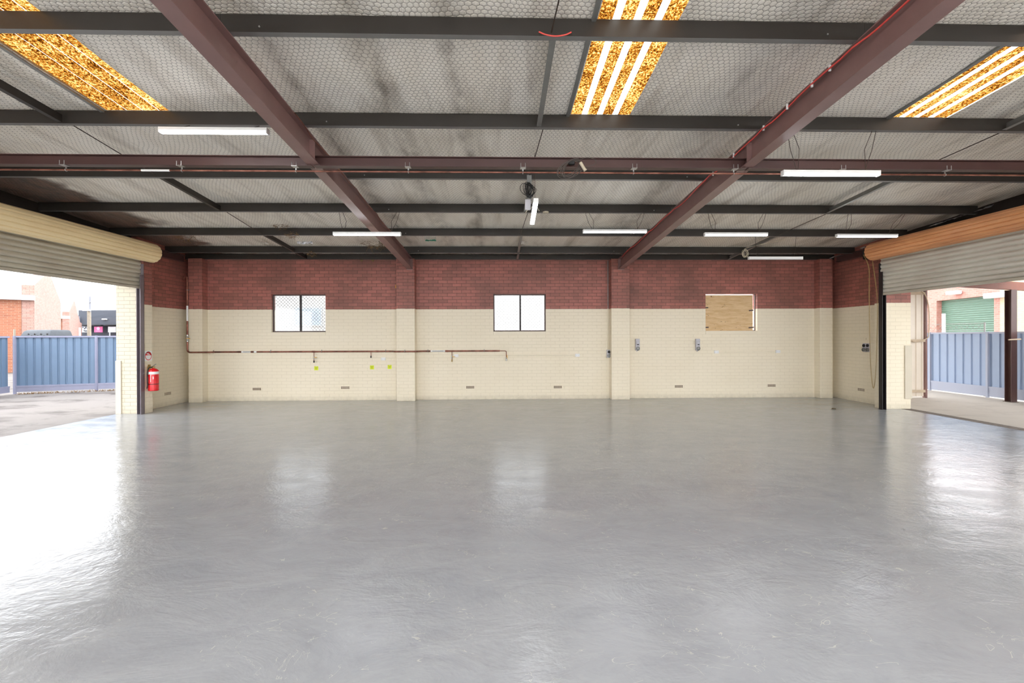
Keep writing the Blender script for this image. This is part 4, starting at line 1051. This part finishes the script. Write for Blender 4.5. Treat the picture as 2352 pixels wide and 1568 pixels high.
w0 = fx(251.5, 733.5); obj('wall_lamp', M().bbox(w0.x-.2, w0.x+.2, Y-.8, Y-.5, w0.z-.06, w0.z+.06, .03), 'white', t)
# power pole
p = at_y(205, 772, 34.)
t = thing('power_pole', 'grey timber power pole standing before the charcoal shop', 'pole', (p.x, 34, 0))
zt = at_y(206, 680, 34).z; zm = at_y(206, 712, 34).z
obj('pole_shaft', M().tube([(p.x, 34, -.02), (p.x, 34, zm)], .125, 10, r2=.115), 'pole', t, True)
obj('steel_riser', M().cyl((p.x+.06, 34, zm-.4), (p.x+.06, 34, zt), .055, 8), 'shoplight', t, True)
obj('crossarm', M().box(p.x-.35, p.x+.18, 33.85, 33.93, zm-.06, zm+.04), 'bollard', t)
obj('insulator', M().cyl((p.x+.1, 33.9, zt-.5), (p.x+.2, 33.9, zt-.4), .04, 8).cyl((p.x+.1, 33.9, zt-1.), (p.x+.2, 33.9, zt-1.1), .04, 8), 'shoplight', t)
# grey dimpled bin behind fence
a = at_y(42, 757, 17.2); b = at_y(115, 757, 17.2)
t = thing('storage_bin', 'dimpled grey bin top poking above the deep blue fence', 'bin', ((a.x+b.x)/2, 17.6, -.012))
rs = []
zt = a.z
for z, i in ((-.012, .0), (zt-.22, .0), (zt-.06, .05), (zt-.015, .1), (zt, .16)):
    x0, x1, y0, y1 = a.x+i*1.3, b.x-i*.25, 17.2+i, 18.1-i
    rs.append([(x0+.08, y0, z), (x1-.02, y0, z), (x1, y0+.04, z), (x1, y1-.04, z), (x1-.02, y1, z), (x0+.08, y1, z), (x0, y1-.08, z), (x0, y0+.08, z)])
obj('shell', M().rings(rs), 'bin', t, True)
k = M(); rnd = random.Random(8)
for i in range(7):
    x = a.x + .35 + i*.11; k.lathe((x, 17.2, zt-.16 - .07*(i % 2)), [(.03, .0), (.02, -.006), (.001, -.01)], 10, 'y')
obj('dimple', k, 'frame_dark', t)
for px, y0, Y_, w_, mt, lab in ((183, 752, 26., 1.7, 'bollard', 'white post beside the far brick warehouse'), (252, 763, 22., .9, 'bollard', 'short white post before the charcoal shop'), (33, 756, 17.5, 2., 'pole', 'knobbly timber post behind the fence beside the grey bin')):
    p = at_y(px, y0, Y_); tag(obj('boundary_post', M().tube([(p.x, Y_, -.012), (p.x, Y_, p.z-.02), (p.x, Y_, p.z)], w_*Y_/F, 8), mt, smooth=True), lab, 'post')
m = M(); rnd = random.Random(12)
for k in range(120):
    p = at_y(rnd.uniform(141, 154), 772, 18.5); zt_ = at_y(147, rnd.uniform(759, 771), 18.5).z
    m.tube([(p.x, 18.5 + rnd.uniform(-.1, .1), .9), (p.x + rnd.uniform(-.06, .06), 18.5 + rnd.uniform(-.1, .1), zt_)], .012, 3)
m.tube([at_y(147, 772, 18.5) - Vector((0, 0, 1.8)), at_y(147, 772, 18.5)], .06, 5)
tag(obj('dry_shrub', m, 'pole'), 'dry twiggy shrub top behind the deep blue fence', 'shrub')

# ------------------------------------------------------------------ outside right
FXR = 13.17
fence([(FXR+.3, 20.), (FXR+.15, 16.3), (FXR, 13.9), (FXR-.02, 12.2), (FXR+.02, 9.6), (FXR, 7.)], 'pale blue ribbed fence across the driveway with netting above it', 1.76, mats=('fence_pale', 'fence_pale_rail'), rib=.24, plinth=.24, z0=.02)
# netting strip above the fence
m = M()
for k in range(46):
    y = 12.4 + k*.16
    for s in (0, 1): m.cyl((FXR + .04, y + s*.16, 1.80), (FXR + .04, y + (1-s)*.16, 2.0), .004, 4)
m.cyl((FXR+.04, 12.3, 2.0), (FXR+.04, 20., 2.0), .006, 5); m.cyl((FXR+.04, 12.3, 1.80), (FXR+.04, 20., 1.80), .006, 5)
for y in (12.35, 16.2, 19.9): m.cyl((FXR+.06, y, 0), (FXR+.06, y, 2.02), .02, 6)
tag(obj('wire_netting_fence', m, 'galv'), 'strip of diamond wire netting above the pale blue fence', 'fence')
# brick unit with green door
dr = Vector((sin(radians(11.8)), cos(radians(11.8)), 0)); nr = Vector((-dr.y, dr.x, 0))   # nr faces the camera side
P0 = at_y(2150, 691, 22.); P0.z = 0
def w(px, py): return at_pl(px, py, P0, dr)
t = thing('brick_unit', 'rose brick unit with a green roller door behind the pale fence', 'building', (P0.x, P0.y, 0))
zdoor = w(2150, 691).z; ztop = w(2283, 640).z + .5
L0 = w(2100, 700); L1 = w(2151, 700); L2 = w(2283, 700); L3 = w(2297, 700); L4 = w(2460, 700)
inw = -nr*.35
def wallp(A_, B_, z0, z1, mat, nm='wall'):
    A_ = Vector((A_.x, A_.y, z0)); B_ = Vector((B_.x, B_.y, z0)); up = Vector((0, 0, z1-z0))
    return obj(nm, M().prism([A_, B_, B_ + up, A_ + up], inw), mat, t)
wallp(L0, L1, -.012, ztop, 'brick_far'); wallp(L1, L2, zdoor, ztop, 'brick_far', 'lintel_wall'); wallp(L2, L3, -.012, ztop, 'brick_far'); wallp(L3, L4, -.012, ztop, 'brick_creamfar', 'cream_wall')
dd_ = (L2-L1); dd_.z = 0
m = M(); n = int(zdoor/.095*8)
for i in range(n):
    z0, z1 = zdoor*i/n, zdoor*(i+1)/n; u0, u1 = [.015*cos(2*pi*z/.095) for z in (z0, z1)]
    A_ = Vector((L1.x, L1.y, 0)) - nr*.22; B_ = A_ + dd_
    m.add([A_ + nr*u0 + Vector((0, 0, z0)), B_ + nr*u0 + Vector((0, 0, z0)), B_ + nr*u1 + Vector((0, 0, z1)), A_ + nr*u1 + Vector((0, 0, z1))], [(0, 1, 2, 3)])
obj('green_roller_door', m, 'green_door', t, True)
p = w(2200, 670); q = nr*.25
obj('floodlight', M().bbox(p.x-.35, p.x-.05, p.y-.28, p.y+.28, p.z-.12, p.z+.04, .04), 'gutter', t)
p = w(2303, 678); obj('box_gutter', M().bbox(p.x-.25, p.x-.01, p.y-.5, p.y+.55, p.z-.09, p.z+.12, .02), 'gutter', t)
p = at_y(2167.5, 720, 18.6)
tag(obj('white_post', M().tube([(p.x, 18.6, -.012), (p.x, 18.6, p.z-.03), (p.x, 18.6, p.z)], .062, 10), 'bollard', smooth=True), 'white post standing in front of the green roller door', 'post')
# canopy post and beam
pc = at_z(2321, 922)
px_, py_ = pc.x+.03, pc.y+.02
t = thing('canopy_post', 'rusty maroon steel post with a latch, carrying the canopy beam', 'post', (px_, py_, -.012))
m = M().box(px_-.075, px_+.075, py_-.08, py_-.068, -.012, 2.80).box(px_-.075, px_+.075, py_+.068, py_+.08, -.012, 2.80).box(px_-.005, px_+.005, py_-.07, py_+.07, -.012, 2.80)
obj('column', m, 'maroon_dark', t)
obj('latch_bar', M().prism([(px_-.18, py_-.12, 1.54), (px_+.16, py_-.1, 1.55), (px_+.16, py_-.1, 1.585), (px_-.18, py_-.12, 1.565)], (0, .025, 0)), 'tan_rail', t)
obj('base_plate', M().bbox(px_-.1, px_+.1, py_-.1, py_+.1, -.012, .0, .003), 'drain', t)
tag(obj('canopy_roof', M().box(9.35, 12.75, 3.0, 16., 3.16, 3.22), 'galv'), 'grey canopy roof sheet over the driveway outside', 'canopy')
bd_ = Vector((.945, .326, 0)); bn = Vector((-.326, .945, 0))
s0 = Vector((px_, py_, 2.805)) - bd_*3.0; s0 = s0 - bn*.05
tag(obj('canopy_beam', M().prism([s0, s0 + bn*.1, s0 + bn*.1 + Vector((0, 0, .2)), s0 + Vector((0, 0, .2))], bd_*5.2), 'rusty'), 'rusty brown canopy beam resting on the steel post outside', 'beam')
# corrugated screen
sy_ = 12.25
t = thing('sheet_screen', 'white ribbed sheet screen with tan rails beside the brick pier', 'screen', (10.7, sy_, -.012))
m = M(); x = 9.5; prof = []
while x < 11.42:
    prof += [(x, 0), (x+.10, 0), (x+.115, .02), (x+.145, .02), (x+.16, 0)]; x += .16
for (a_, u), (b_, v) in zip(prof[:-1], prof[1:]):
    if b_ < 11.43: m.add([(a_, sy_-u, .03), (b_, sy_-v, .03), (b_, sy_-v, 2.86), (a_, sy_-u, 2.86)], [(0, 1, 2, 3)])
obj('sheet', m, 'sheetwhite', t)
for z in (.17, 1.53, 2.80): obj('rail', M().bbox(9.5, 11.44, sy_-.055, sy_-.02, z-.035, z+.035, .004), 'tan_rail', t)
obj('end_post', M().bbox(11.43, 11.485, sy_-.06, sy_+.04, -.012, 2.92, .005), 'maroon', t)
obj('cable', M().tube(smoothpts([(11.05, sy_-.07, 2.84), (11.25, sy_-.08, 2.88), (11.42, sy_-.08, 2.72), (11.5, sy_-.08, 2.35), (11.5, sy_-.08, 1.75), (11.46, sy_-.08, 1.6), (11.2, sy_-.08, 1.5), (11.05, sy_-.07, 1.52)], 6), .012, 6), 'tan_rail', t, True)

# pale rendered neighbour behind the back windows
t = thing('neighbour_building', 'pale rendered building glimpsed through the mesh windows', 'building', (0, 22., -.012))
obj('wall', M().box(-16, 16, 22., 24., -.012, 4.25), 'render_pale', t)
for x, wv in ((-9.6, 1.3), (-.7, .5), (9.4, 1.6)):
    w_ = obj('window', M().box(x, x+wv, 21.93, 22., 2.2, 3.1), 'gutter', t); obj('pane', M().box(x+.06, x+wv-.06, 21.92, 21.93, 2.26, 3.04), 'pane_blue', w_)
# ------------------------------------------------------------------ daylight: bright overcast sky
wd = bpy.data.worlds.new('world'); SC.world = wd; wd.use_nodes = True
nt = wd.node_tree; nt.nodes.clear()
o = nt.nodes.new('ShaderNodeOutputWorld'); bg = nt.nodes.new('ShaderNodeBackground')
tc = nt.nodes.new('ShaderNodeTexCoord'); nz = nt.nodes.new('ShaderNodeTexNoise'); nz.inputs['Scale'].default_value = 1.6; nz.inputs['Detail'].default_value = 4
nt.links.new(tc.outputs['Generated'], nz.inputs['Vector'])
cr = nt.nodes.new('ShaderNodeValToRGB'); cr.color_ramp.elements[0].color = (.90, .94, 1, 1); cr.color_ramp.elements[1].color = (1, 1, 1, 1)
cr.color_ramp.elements[0].position = .3; cr.color_ramp.elements[1].position = .7
nt.links.new(nz.outputs['Fac'], cr.inputs[0]); nt.links.new(cr.outputs[0], bg.inputs[0])
bg.inputs[1].default_value = 2.4
nt.links.new(bg.outputs[0], o.inputs[0])
